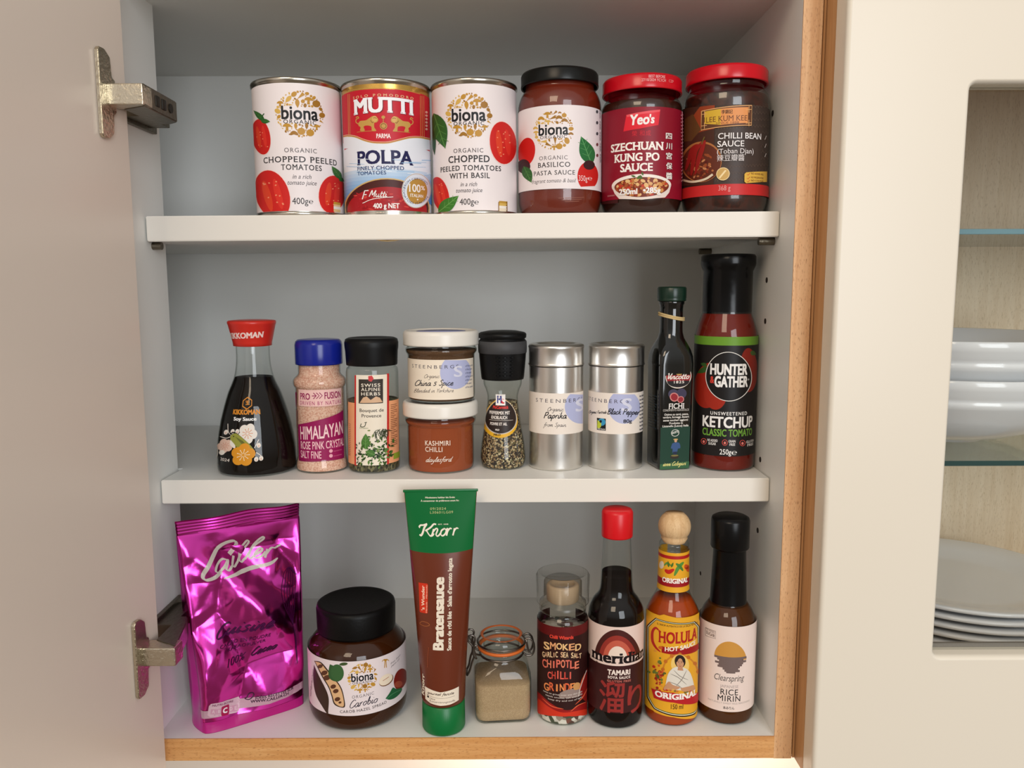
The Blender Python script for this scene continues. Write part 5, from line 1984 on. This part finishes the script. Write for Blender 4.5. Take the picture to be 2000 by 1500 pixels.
for an in (-160, -120, -60, -20, -90):
    q = math.radians(an)
    a.pen([(735, 802), (735 + 18 * math.cos(q), 790 + 10 * math.sin(q)), (735 + 32 * math.cos(q), 806 + 16 * math.sin(q))], 6, GOLD)
a.text('free from', 780, 868, 800, 15, GREY, shear=.3, slope=-.3)
a.text('palm oil', 782, 860, 830, 15, GREY, shear=.3, slope=-.3)
a.ell(742, 970, 68, 46, (120, 80, 50), -32, 26)
a.ell(738, 964, 64, 44, (240, 222, 198), -32, 26)
a.pen([(712, 972), (765, 942)], 17, (170, 92, 50), True, None, True)
a.ell(868, 975, 58, 96, (124, 26, 18), 12, 28)
a.ell(850, 1020, 36, 30, (160, 70, 50), 0, 18)
a.poly([(735, 1135), (770, 1090), (800, 1045), (830, 1060), (880, 1060), (870, 1100), (820, 1140), (770, 1150)], (34, 96, 58), True)
a.pen([(745, 1140), (800, 1100), (870, 1075)], 5, (80, 140, 96))
for k in range(4):
    a.vtext('hazelnut', 96 + k * 6, 1050 - k * 60, 960 - k * 50, 10, (120, 100, 104))
a.build('label', t, .12)

# gravy tube standing on its cap
t = thing('sauce_tube', 'tall squeeze tube of brown gravy standing on its green ribbed cap', 'tube', (-.0525, -.0146, ZF), face_cam(-.0525, -.0146) * .5)
bm = bmesh.new()


def tube_ab(z):
    """half width and half depth of the tube at height z mm"""
    f = max(0.0, min(1.0, (z - 26) / 164.0))
    a_ = 17.0 + 10.6 * f ** 1.15
    b_ = 16.8 * (1 - f ** 1.6) + .7
    return a_, b_


def tube_surf(u, v):
    s = max(-.99, min(.99, u / 30.0))
    th = math.asin(s)
    a_, b_ = tube_ab(v)
    # shallow dents in the wall
    d = .9 * math.exp(-((v - 92) / 22) ** 2 - ((s + .5) / .3) ** 2) + .5 * math.exp(-((v - 160) / 16) ** 2 - ((s - .72) / .14) ** 2)
    p = Vector((a_ * math.sin(th), -(b_ * math.cos(th)) + d, v)) * .001
    n_ = Vector((math.sin(th) / a_, -math.cos(th) / b_, 0)).normalized()
    return p, n_


rings = []
ZT = [22, 23.5, 25, 27] + [30 + 5 * i for i in range(32)] + [188, 190, 190.6]
for z in ZT:
    a_, b_ = tube_ab(z)
    if z <= 25:
        a_, b_ = {22: (13, 13), 23.5: (16.2, 16.2), 25: (16.9, 16.7)}[z]
    ring = []
    for i in range(64):
        q = 2 * math.pi * i / 64
        p = Vector((a_ * math.cos(q), b_ * math.sin(q), z)) * .001
        if z > 30 and math.sin(q) < 0:
            s = math.cos(q)
            d = .9 * math.exp(-((z - 92) / 22) ** 2 - ((s + .5) / .3) ** 2) + .5 * math.exp(-((z - 160) / 16) ** 2 - ((s - .72) / .14) ** 2)
            p.y += d * .001
        ring.append(bm.verts.new(p))
    rings.append(ring)
for p, q in zip(rings[:-1], rings[1:]):
    for i in range(64):
        j = (i + 1) % 64
        bm.faces.new((p[i], p[j], q[j], q[i]))
bm.faces.new(rings[-1])
BRN = (104, 46, 26)
finish('tube_body', bm, plain('tube_brown', BRN, .25), t, 60)
TGRN = (4, 104, 50)
cg = plain('green_plastic', (2, 110, 52), .35)
lathe('cap', [(14.8, 0), (16.2, .6), (16.6, 2), (16.4, 22.4), (15.6, 23.2), (0, 23.2)], cg, t, 144, rfun=lambda an, z: 1 + (.014 if 1.5 < z < 22.5 and int(round(an / (2 * math.pi) * 144)) % 2 else 0))
bm = bmesh.new()
add_box(bm, -.0284, .0284, -.0010, .0010, .1888, .1908, .0005)
finish('crimp', bm, plain('tube_green', TGRN, .3), t)


class TubeArt(Art):
    def put(self, x, y):
        ox, oy, s = self.crop
        x, y = ox + x / s, oy + y / s
        v = (1439.9 - y) / (1439.9 - 956.0) * 190
        xc = 860 + (y - 955) * .019
        hw = 43.5 + max(0, 1374 - y) / 419 * 27.5 if y > 1072 else 63.3 + (1072 - y) * .066
        q = max(-.98, min(.98, (x - xc) / hw))
        return 30 * q, v

    def px(self):
        return .07


a = TubeArt(None, (770, 940, 5.767), surf=tube_surf)
a.step()
nq = 40
yb_ = [(-.985 + 1.97 * i / nq) for i in range(nq + 1)]
a.face([(30 * q, 144.6 - 1.5 * (1 - q * q)) for q in yb_] + [(30 * q, 190.5) for q in reversed(yb_)], plain('tube_green', TGRN, .3))
TW = (240, 226, 206)
a.text('Mindestens haltbar bis Ende:', 348, 682, 176, 17, TW, bold=.03)
a.text('À consommer de préférence avant fin:', 298, 728, 212, 17, TW, bold=.03)
for s_, x0, x1, y in (('09/2024', 404, 582, 304), ('L30601LG09', 404, 662, 344)):
    a.text(s_, x0, x1, y, 27, (190, 190, 130), bold=.0, sp=1.15)
a.text('EST. 1838', 496, 610, 468, 12, TW, bold=.02)
NK = (50, .45)
for pts, w in (
        ([(290, 502), (284, 488), (300, 472), (330, 470), (372, 456)], 20), ([(364, 462), (340, 500), (322, 556), (304, 584), (286, 576)], 24),
        ([(474, 462), (446, 460), (410, 496), (352, 534)], 20), ([(366, 530), (388, 566), (410, 588), (436, 580), (446, 560)], 22),
        ([(446, 512), (436, 552), (424, 588)], 20), ([(432, 556), (464, 514), (486, 508), (490, 526), (474, 570), (484, 590), (506, 582), (522, 560)], 18),
        ([(566, 510), (536, 530), (526, 568), (546, 588), (576, 568), (588, 530), (568, 510), (560, 516)], 19),
        ([(588, 526), (602, 510), (606, 524), (592, 588)], 19), ([(600, 552), (614, 524), (634, 508), (650, 516)], 18),
        ([(676, 508), (678, 526), (664, 588)], 19), ([(672, 552), (688, 522), (708, 508), (724, 516)], 18)):
    a.pen(pts, w, (244, 232, 214), True, NK)
a.poly([(276, 1116), (376, 1118), (386, 1130), (384, 1450), (372, 1460), (296, 1456), (290, 1445), (278, 1130)], (208, 52, 26))
a.vtext("'s Wunder", 346, 1430, 1144, 34, (246, 206, 180), bold=.04)
a.vtext('Miracle · Miracolo', 378, 1450, 1136, 15, (240, 190, 160), bold=.02)
a.vtext('Bratensauce', 566, 1860, 1042, 112, TW, bold=.06)
a.vtext('Sauce de rôti liée · Salsa d’arrosto legata', 658, 1868, 836, 46, TW, bold=.04)
a.crop = (770, 1180, 5.356)
# pale note strip near the cap
a.poly([(332, 858), (500, 888), (692, 862), (690, 1012), (600, 1030), (500, 1034), (400, 1022), (340, 1000)], TW)
a.hand('gourmet feinste', 360, 640, 922, 15, (70, 50, 40), 4.5, .4)
a.pen([(355, 940), (500, 954), (650, 946)], 3, (120, 100, 84))
a.ell(370, 958, 12, 12, (40, 30, 24), 0, 10)
a.text('Ohne', 388, 446, 980, 22, (80, 60, 50), shear=.2)
a.text('Konservierungsstoffe', 386, 652, 1006, 20, (80, 60, 50), shear=.2)
a.vtext('Knorr', 326, 972, 730, 30, TW, bold=.04)
# piped swirl of sauce over the print
a.pen([(270, 190), (300, 160), (360, 168), (376, 190), (330, 205), (270, 195)], 9, (150, 84, 46))
a.pen([(372, 420), (362, 520), (360, 640)], 8, (134, 66, 40))
a.build('tube_print', t, .10, du=1.5, dv=5.0)

# little clip-top jar
t = thing('clip_top_jar', 'small square glass clip-top jar half full of beige powder, with an orange rubber ring', 'jar', (-.0072, .0093, ZF), math.radians(5))


def sqbody(rs):
    bm = bmesh.new()
    sqloft(bm, rs, (True, False))
    return bm


CJ = [(19.5, 8, 0), (21.4, 8, .8), (22.2, 8, 3), (22.6, 8, 10), (22.6, 8, 34), (22.2, 9, 38), (20.6, 12, 42.5), (18.4, 15.5, 46), (17.0, 16.9, 48.5), (16.8, 16.7, 50), (18.2, 18.1, 51.5), (18.4, 18.3, 53), (18.0, 17.9, 54)]
finish('glass_body', sqbody(CJ), clear_g, t, 60)
bm = bmesh.new()
sqloft(bm, [(19.0, 7.4, 1.4), (20.8, 7.4, 2.4), (21.7, 7.4, 6), (21.7, 7.4, 30.4), (21.2, 7.4, 31.2)], (True, True))
finish('powder', bm, speckle('beige_powder', [(176, 146, 112), (190, 160, 124), (170, 139, 105)], 2400, .9, .2), t, 50)
lathe('rubber_ring', [(16.5, 54.2), (19.0, 54.0), (19.4, 55.1), (19.0, 56.4), (16.5, 56.2), (16.5, 54.2)], plain('orange_rubber', (214, 106, 40), .5), t, 72)
ld = lathe('glass_lid', [(17.0, 56.4), (18.6, 56.6), (19.0, 58.5), (18.8, 62), (17.6, 64.6), (15.6, 65.4), (13.5, 64.2), (0, 63.6)], clear_g, t, 72)
lathe('lid_seat', [(0, 50.5), (13, 50.5), (14.2, 52), (14.6, 56.5)], clear_g, ld, 72)
lathe('lid_gasket_rim', [(14.6, 64.9), (15.6, 65.6), (16.8, 65.3)], plain('orange_rim', (190, 96, 44), .4), ld, 72)
wire = plain('wire_steel', (120, 112, 104), .3, metal=1.0)
bm = bmesh.new()
add_tube(bm, [(17.3e-3 * math.cos(q), 17.3e-3 * math.sin(q), .0494) for q in [2 * math.pi * i / 48 for i in range(48)]], .0009, 8, True)
add_tube(bm, [(19.4e-3 * math.cos(q), 19.4e-3 * math.sin(q), .0592) for q in [2 * math.pi * i / 48 for i in range(48)]], .0008, 8, True)
finish('wire_collar', bm, wire, t)
bm = bmesh.new()
add_tube(bm, spline([(-.0178, -.004, .0494), (-.0215, -.006, .052), (-.0225, -.006, .058), (-.0215, -.006, .064), (-.0235, -.006, .0672), (-.027, -.006, .066), (-.0268, -.006, .0625), (-.0235, -.006, .058), (-.0225, -.006, .050), (-.024, -.006, .045), (-.026, -.006, .038), (-.028, -.006, .034)], 6), .00085, 8)
add_tube(bm, spline([(-.0180, .004, .0494), (-.0220, .004, .053), (-.0232, .004, .060), (-.0220, .004, .0655), (-.0245, .004, .068), (-.0278, .004, .0665), (-.0272, .004, .0625), (-.024, .004, .058), (-.0232, .004, .050), (-.0248, .004, .045), (-.0262, .004, .038), (-.028, .004, .034)], 6), .00085, 8)
add_tube(bm, [(-.028, -.006, .034), (-.0284, -.001, .0335), (-.028, .004, .034)], .00085, 8)
add_tube(bm, spline([(-.0205, -.0062, .0475), (-.0235, -.0064, .0530), (-.0205, -.0064, .0590), (-.0235, -.0064, .0560), (-.0205, -.0062, .0475)], 5), .0008, 8)
finish('clip_lever', bm, wire, t)
bm = bmesh.new()
add_tube(bm, spline([(.0178, -.004, .0494), (.0205, -.004, .0475), (.0245, -.004, .0480), (.0262, -.004, .053), (.0252, -.004, .059), (.022, -.004, .0620), (.0185, -.004, .0605)], 6), .00085, 8)
add_tube(bm, spline([(.0178, .005, .0494), (.0205, .005, .0475), (.0245, .005, .0480), (.0262, .005, .053), (.0252, .005, .059), (.022, .005, .0620), (.0185, .005, .0605)], 6), .00085, 8)
add_tube(bm, spline([(.0195, -.004, .0615), (.0215, -.004, .0515), (.0235, -.004, .0495)], 4), .0008, 8)
finish('wire_hinge', bm, wire, t)

# chilli and garlic salt grinder
salt2 = speckle('smoked_salt', [(196, 184, 170), (120, 60, 40), (226, 216, 204), (150, 132, 116), (84, 48, 34), (206, 196, 186), (60, 70, 44)], 240, .6, .6)
CP = smooth_prof([(17.6, 0), (19.6, 1.2), (20.2, 4, 1), (20.2, 80, 1), (19.6, 84), (17.6, 87.5, 1), (17.4, 90)])
t = jar('salt_grinder', 'tall glass salt and chilli grinder with a clear plastic cap and dark red label', .0418, .0027, ZF, [(0, .4)] + CP, salt2, 74, None, None, clear_g, cat='grinder', cname='smoked_salt')
clp = glass('clear_plastic', (.96, .96, .95), (.74, .73, .70), .08, 1.46)
hd = lathe('grinder_head', [(17.0, 88.5), (18.6, 89), (18.8, 92), (18.4, 95.5), (15.2, 97), (14.8, 112), (13.5, 113.5), (0, 113.8)], glass('frosted_plastic', (.92, .89, .84), (.66, .62, .55), .25, 1.5), t, 72,
           rfun=lambda an, z: 1 + (.015 if 97 < z < 113 and int(round(an / (2 * math.pi) * 72)) % 4 < 2 else 0))
lathe('grinder_core', [(11, 95.5), (12.8, 97), (13.0, 108), (12.0, 109.5), (9.5, 109.8), (9, 108.2), (0, 108)], plain('cream_plastic', (186, 164, 136), .3), hd, 32)
lathe('clear_cap', [(20.0, 95.4), (20.7, 95.6), (20.8, 96.8), (20.6, 98), (20.7, 117), (20.2, 118.6), (18.8, 119.2), (18.0, 118.4), (0, 118.2)], clp, t, 144,
      rfun=lambda an, z: 1 + (.03 if 98.5 < z < 117.5 and int(round(an / (2 * math.pi) * 144)) % 8 < 2 else 0))
a = Art('chip', (900, 1090, 4.285))
wrap(a, 12, 82, (46, 16, 14))
a.uvrect(-2.6 * a.R, 2.6 * a.R, 74, 82, (96, 14, 16))
a.poly([(640, 1120), (760, 1220), (900, 1270), (1064, 1200), (1064, 1300), (640, 1296)], (150, 20, 18), True)
a.poly([(645, 1180), (740, 1250), (860, 1290), (1060, 1262), (1064, 1310), (645, 1310)], (206, 50, 26), True)
a.poly([(1064, 900), (1020, 1020), (1000, 1130), (1064, 1190)], (140, 24, 20), True)
for pts in ([(1056, 925), (1010, 1030), (980, 1140)], [(1060, 1080), (1020, 1160), (960, 1220)], [(680, 1180), (760, 1240), (860, 1260)], [(920, 1280), (980, 1230), (1050, 1200)]):
    a.pen(pts, 8, (226, 96, 60), True, None, True)
a.text('Chilli Wizards', 742, 944, 678, 26, (226, 66, 50), bold=.05)
rb = random.Random(8)


def funky(s, x0, x1, y, h, c, c2):
    """bouncing hand-cut letters"""
    n_ = len(s)
    w_ = (x1 - x0) / n_
    for i, ch in enumerate(s):
        if ch == ' ':
            continue
        dy_ = rb.uniform(-.06, .06) * h
        k_ = rb.uniform(.92, 1.12)
        q0, q1 = x0 + i * w_ + w_ * .05, x0 + (i + 1) * w_ - w_ * .02
        if ch == 'I':
            q0, q1 = q0 + w_ * .3, q1 - w_ * .3
        a.text(ch, q0, q1, y + dy_, h * k_, c2 if i % 3 == 1 else c, bold=.03)


funky('SMOKED', 690, 1008, 764, 52, (236, 190, 130), (226, 160, 110))
funky('GARLIC SEA SALT', 680, 1010, 828, 40, (232, 196, 150), (220, 170, 130))
funky('CHIPOTLE', 680, 990, 914, 58, (226, 110, 90), (232, 130, 100))
funky('CHILLI', 724, 934, 1008, 58, (222, 96, 80), (206, 70, 56))
funky('GRINDER', 694, 1000, 1108, 60, (232, 140, 80), (222, 100, 60))
a.poly([(830, 1125), (880, 1100), (960, 1085), (998, 1100), (990, 1150), (900, 1165), (826, 1160)], (150, 130, 122), True)
a.poly([(940, 1060), (965, 1035), (995, 1040), (990, 1085), (950, 1095)], (206, 150, 90), True)
a.pen([(1050, 930), (1000, 1080), (985, 1150)], 5, (226, 210, 196))
for k, s_ in enumerate(('twist to grind over any dish that', 'needs smoke, salt and chilli', 'keep dry and out of light')):
    a.text(s_, 690 + 20 * k, 1015, 1148 + k * 24, 13, (214, 200, 190), bold=.01)
a.build('label', t, .12)

# tamari bottle
tam_m = plain('tamari', (12, 5, 4), 0.6, spec=.05)
TMP = smooth_prof([(18.6, 0), (21.2, 1.4), (21.9, 5, 1), (21.9, 87, 1), (21.2, 92), (18.4, 98), (14.6, 103), (13.0, 108), (12.3, 118), (11.3, 136), (10.8, 149), (10.8, 153)])
t = jar('tamari_bottle', 'dark tamari bottle with red cap and a label with a striped sun arch', .0839, -.0004, ZF, [(0, .4)] + TMP, tam_m, 121,
        [(10.9, 149.6), (12.0, 149.4), (12.2, 150.4), (12.2, 168.6), (11.2, 170.8), (9.8, 171.4), (0, 171.6)], plain('red_screw_cap', (214, 16, 26), .32), clear, cat='bottle', lid_name='cap', cname='tamari')
a = Art('tam', (1140, 970, 3.192))
wrap(a, 14, 84.0, (58, 22, 22))
a.uvrect(-2.6 * a.R, 2.6 * a.R, 55, 84.0, (232, 206, 194))
SUN = (212, 1000)
for rx, ry, c in ((144, 172, (74, 28, 24)), (116, 136, (150, 50, 40)), (90, 106, (196, 92, 70)), (60, 70, (236, 214, 196))):
    a.ell(SUN[0], SUN[1], rx, ry, c, 0, 40, 180, 360)
a.rect(40, 1000, 380, 1052, (232, 206, 194))
a.poly([(38, 1024), (120, 1050), (215, 1058), (310, 1050), (380, 1024), (380, 1070), (38, 1070)], (58, 22, 22))
a.text('meridian', 50, 372, 1036, 64, (22, 10, 12), bold=.045, serif=.7)
a.text('TAMARI', 148, 290, 1108, 30, (240, 222, 210), bold=.06, sp=1.1)
a.text('SOYA SAUCE', 150, 290, 1132, 15, (236, 216, 204), bold=.05, sp=1.15)
a.text('GLUTEN FREE', 146, 294, 1154, 13, (196, 110, 96), bold=.03, sp=1.15)
a.text('溜', 96, 254, 1330, 146, (150, 46, 42), bold=.018)
a.text('り', 272, 356, 1326, 140, (150, 46, 42), bold=.018)
a.build('label', t, .12)

# hot sauce with the wooden ball
hot = plain('hot_sauce', (168, 62, 10), 0.5, spec=.1, bump=.06, bscale=150)
HP2 = smooth_prof([(18.4, 0), (20.8, 1.4), (21.4, 5, 1), (21.4, 82, 1), (20.6, 88), (17.8, 94.5), (14.6, 100), (12.7, 105), (12.3, 110), (11.8, 138, 1), (10.8, 139.4), (11.4, 140.4), (11.5, 142.6), (10.6, 144)])
t = jar('hot_sauce_bottle', 'orange hot sauce bottle with a round wooden ball stopper and yellow label', .1293, .0024, ZF, [(0, .4)] + HP2, hot, 99, None, None, clear_g, cat='bottle', cname='hot_sauce')
bl = [(8.6, 143.6), (10.4, 147.0)] + [(12.7 * math.cos(q), 156.2 + 12.7 * math.sin(q)) for q in [math.radians(-40 + 8 * i) for i in range(13)]] + [(7.2, 166.9), (0, 167.0)]
lathe('wooden_ball_stopper', bl, wood('ball_wood', (226, 192, 146), (206, 166, 118), (184, 138, 92), 2, 80), t, 64)
YL = (232, 168, 40)
a = Art('chol', (1140, 970, 3.192))
a.poly([(395, 790), (440, 752), (500, 738), (700, 738), (722, 752), (722, 1345), (690, 1366), (560, 1372), (440, 1352), (392, 1270)], YL)
a.uvrect(-1.25 * a.R, 1.25 * a.R, 10.0, 90.0, YL)
fr = [(398, 830), (398, 815), (450, 765), (690, 765), (716, 790), (716, 1310), (690, 1340), (440, 1330), (398, 1262), (398, 830)]
a.pen(fr, 9, (40, 30, 20), False)
a.pen([(x * .97 + 16.8, y * .985 + 15.5) for x, y in fr], 6, (240, 232, 210), False)
a.pen([(x * .955 + 25, y * .975 + 26) for x, y in fr], 5, (60, 90, 50), False)
a.text('EL SABOR AUTENTICO DE LA SALSA MEXICANA', 458, 706, 812, 11, (70, 40, 20), bold=.02)
CHR = (176, 30, 26)
a.pen([(470, 838), (448, 824), (430, 850), (430, 905), (450, 945), (480, 972)], 17, CHR, True, None, True)
a.pen([(470, 838), (480, 850)], 10, CHR)
a.text('HOLULA', 466, 700, 908, 66, CHR, bold=.045, serif=.6, slope=-.07)
a.poly([(486, 934), (712, 890), (712, 930), (486, 974)], (160, 24, 26))
a.text('HOT SAUCE', 506, 692, 948, 25, (244, 232, 214), bold=.045, slope=-.16)
# seated woman in a white shawl among fruit, framed by an arch
a.ring(602, 1090, 112, 116, 10, (206, 130, 40), 40, 180, 360)
for k in range(7):
    q = math.radians(185 + k * 28)
    a.ell(602 + 108 * math.cos(q), 1088 + 112 * math.sin(q), 12, 12, (196, 110, 36), 0, 12)
a.ell(600, 1040, 56, 64, (240, 200, 110), 0, 28)
for i in range(46):
    x, y = rb.gauss(468, 20), rb.gauss(1105, 52)
    a.ell(x, y, rb.uniform(6, 14), rb.uniform(5, 11), rb.choice([(190, 50, 34), (206, 90, 40), (110, 120, 50), (84, 96, 40), (222, 150, 60), (160, 40, 30)]), rb.uniform(0, 180), 9)
a.poly([(508, 1190), (524, 1110), (552, 1068), (590, 1052), (640, 1062), (668, 1100), (684, 1180), (650, 1195), (560, 1198)], (226, 218, 204), True)
for pts in ([(540, 1100), (590, 1120), (640, 1160)], [(560, 1075), (600, 1110), (650, 1130)], [(530, 1150), (580, 1165), (620, 1190)], [(640, 1070), (610, 1130), (570, 1180)]):
    a.pen(pts, 5, (150, 140, 130), True, None, True)
a.ell(600, 1018, 33, 40, (40, 26, 22), 0, 24)
a.ell(600, 1028, 23, 31, (204, 150, 112), 0, 22)
a.poly([(588, 1052), (614, 1052), (620, 1074), (584, 1074)], (196, 140, 104))
a.pen([(576, 1022), (588, 1000), (600, 994), (614, 1000), (624, 1022)], 11, (40, 26, 22))
for x in (591, 609):
    a.ell(x, 1025, 3.5, 2.2, (40, 26, 22), 0, 8)
    a.pen([(x - 6, 1019), (x, 1016), (x + 6, 1019)], 2, (60, 40, 30))
a.pen([(600, 1026), (598, 1036), (602, 1038)], 2, (150, 100, 74))
a.pen([(593, 1046), (600, 1048), (607, 1046)], 3, (160, 60, 54))
a.poly([(500, 1190), (530, 1150), (556, 1168), (600, 1180), (560, 1202), (505, 1205)], (200, 146, 108), True)
a.poly([(600, 1185), (650, 1170), (682, 1160), (686, 1190), (620, 1204)], (200, 146, 108), True)
for i in range(14):
    a.ell(rb.uniform(440, 700), rb.uniform(1192, 1212), 9, 6, rb.choice([(190, 50, 34), (206, 120, 50), (120, 110, 50), (222, 170, 90)]), 0, 9)
a.poly([(424, 1202), (560, 1216), (716, 1202), (716, 1262), (560, 1278), (440, 1262)], (186, 28, 36))
a.text('ORIGINAL', 446, 694, 1258, 34, (248, 240, 230), bold=.05, serif=.8)
a.text('150 ml', 544, 618, 1318, 30, (60, 40, 20), bold=.0)
a.build('label', t, .12)
a = Art('choln', (1140, 970, 3.192), prof=[(12.9, 104), (12.3, 110), (11.8, 138)])
a.uvrect(-2.7 * a.R, 2.7 * a.R, 106.5, 138, YL)
a.uvrect(-2.7 * a.R, 2.7 * a.R, 133.0, 135.6, (176, 30, 30))
a.uvrect(-2.7 * a.R, 2.7 * a.R, 109.5, 116.5, (160, 24, 30))
a.text('ORIGINAL', 490, 646, 536, 27, (248, 240, 230), bold=.05, serif=.8)
for pts, w, c in (([(505, 455), (530, 468), (565, 450)], 26, (196, 40, 28)), ([(565, 490), (590, 440), (625, 400)], 22, (86, 140, 54)), ([(575, 415), (600, 430), (620, 455)], 20, (70, 124, 46)),
                  ([(632, 440), (645, 425), (650, 455)], 30, (206, 80, 36)), ([(500, 430), (520, 415), (545, 430)], 14, (96, 140, 60))):
    a.pen(pts, w, c, True, None, True)
a.ell(485, 425, 14, 24, (232, 216, 196), 0, 16)
a.leaf(530, 440, 525, 400, 14, (70, 110, 40))
a.leaf(545, 440, 560, 408, 14, (70, 110, 40))
a.build('neck_label', t, .12, dv=3)

# rice mirin
mir_m = plain('mirin', (78, 38, 6), 0.6, spec=.05)
MP = smooth_prof([(18.6, 0), (21.4, 1.4), (22.4, 6, 1), (22.4, 75, 1), (21.8, 80), (19.0, 88), (15.4, 93.5), (13.8, 97), (12.4, 137), (12.2, 142)])
t = jar('mirin_bottle', 'amber rice mirin bottle with a black capsule and a pale label showing a setting sun', .1739, .0046, ZF, [(0, .4)] + MP, mir_m, 93,
        [(14.3, 94.6), (14.2, 95.5), (12.6, 137), (12.9, 138.4), (14.4, 138.4), (14.9, 139.4), (14.9, 160.6), (14.2, 162.6), (12, 163.8), (0, 164.4)],
        plain('black_capsule', (11, 11, 12), .26, spec=.28, bump=.1, bscale=80), clear_g, cat='bottle', lid_name='capsule', cname='mirin')
a = Art('mir', (1340, 980, 2.883))
wrap(a, 12.0, 81.8, (236, 216, 206))
SUNC, SEA = (206, 148, 66), (116, 98, 94)
a.ell(248, 872, 88, 88, SUNC, 0, 40, 180, 360)
for y, x0, x1 in ((878, 160, 336), (888, 176, 320), (898, 186, 334), (908, 164, 318), (918, 184, 312), (928, 178, 300), (938, 206, 292), (948, 216, 300), (956, 226, 276)):
    a.rect(x0, y - 7, x1, y + 5, SEA)
a.text('Clearspring', 160, 324, 1006, 34, (70, 64, 62), shear=.28, serif=.4)
a.text('JAPANESE', 192, 292, 1044, 16, (176, 160, 156))
a.text('RICE', 194, 290, 1084, 32, (40, 36, 36), bold=.006, sp=1.1)
a.text('MIRIN', 178, 302, 1120, 32, (40, 36, 36), bold=.006, sp=1.1)
a.text('NATURALLY SWEET RICE SEASONING', 126, 350, 1136, 9, (170, 156, 150))
a.text('本みりん', 208, 270, 1164, 13, (70, 64, 62), bold=.02)
a.pen([(112, 718), (168, 734), (168, 776), (112, 762), (112, 718)], 2, (110, 90, 84), False)
a.text('NO ADDED', 116, 164, 740, 11, (110, 90, 84), slope=.12)
a.text('SUGAR', 116, 164, 762, 17, (110, 90, 84), bold=.02, slope=.12)
a.build('label', t, .12)
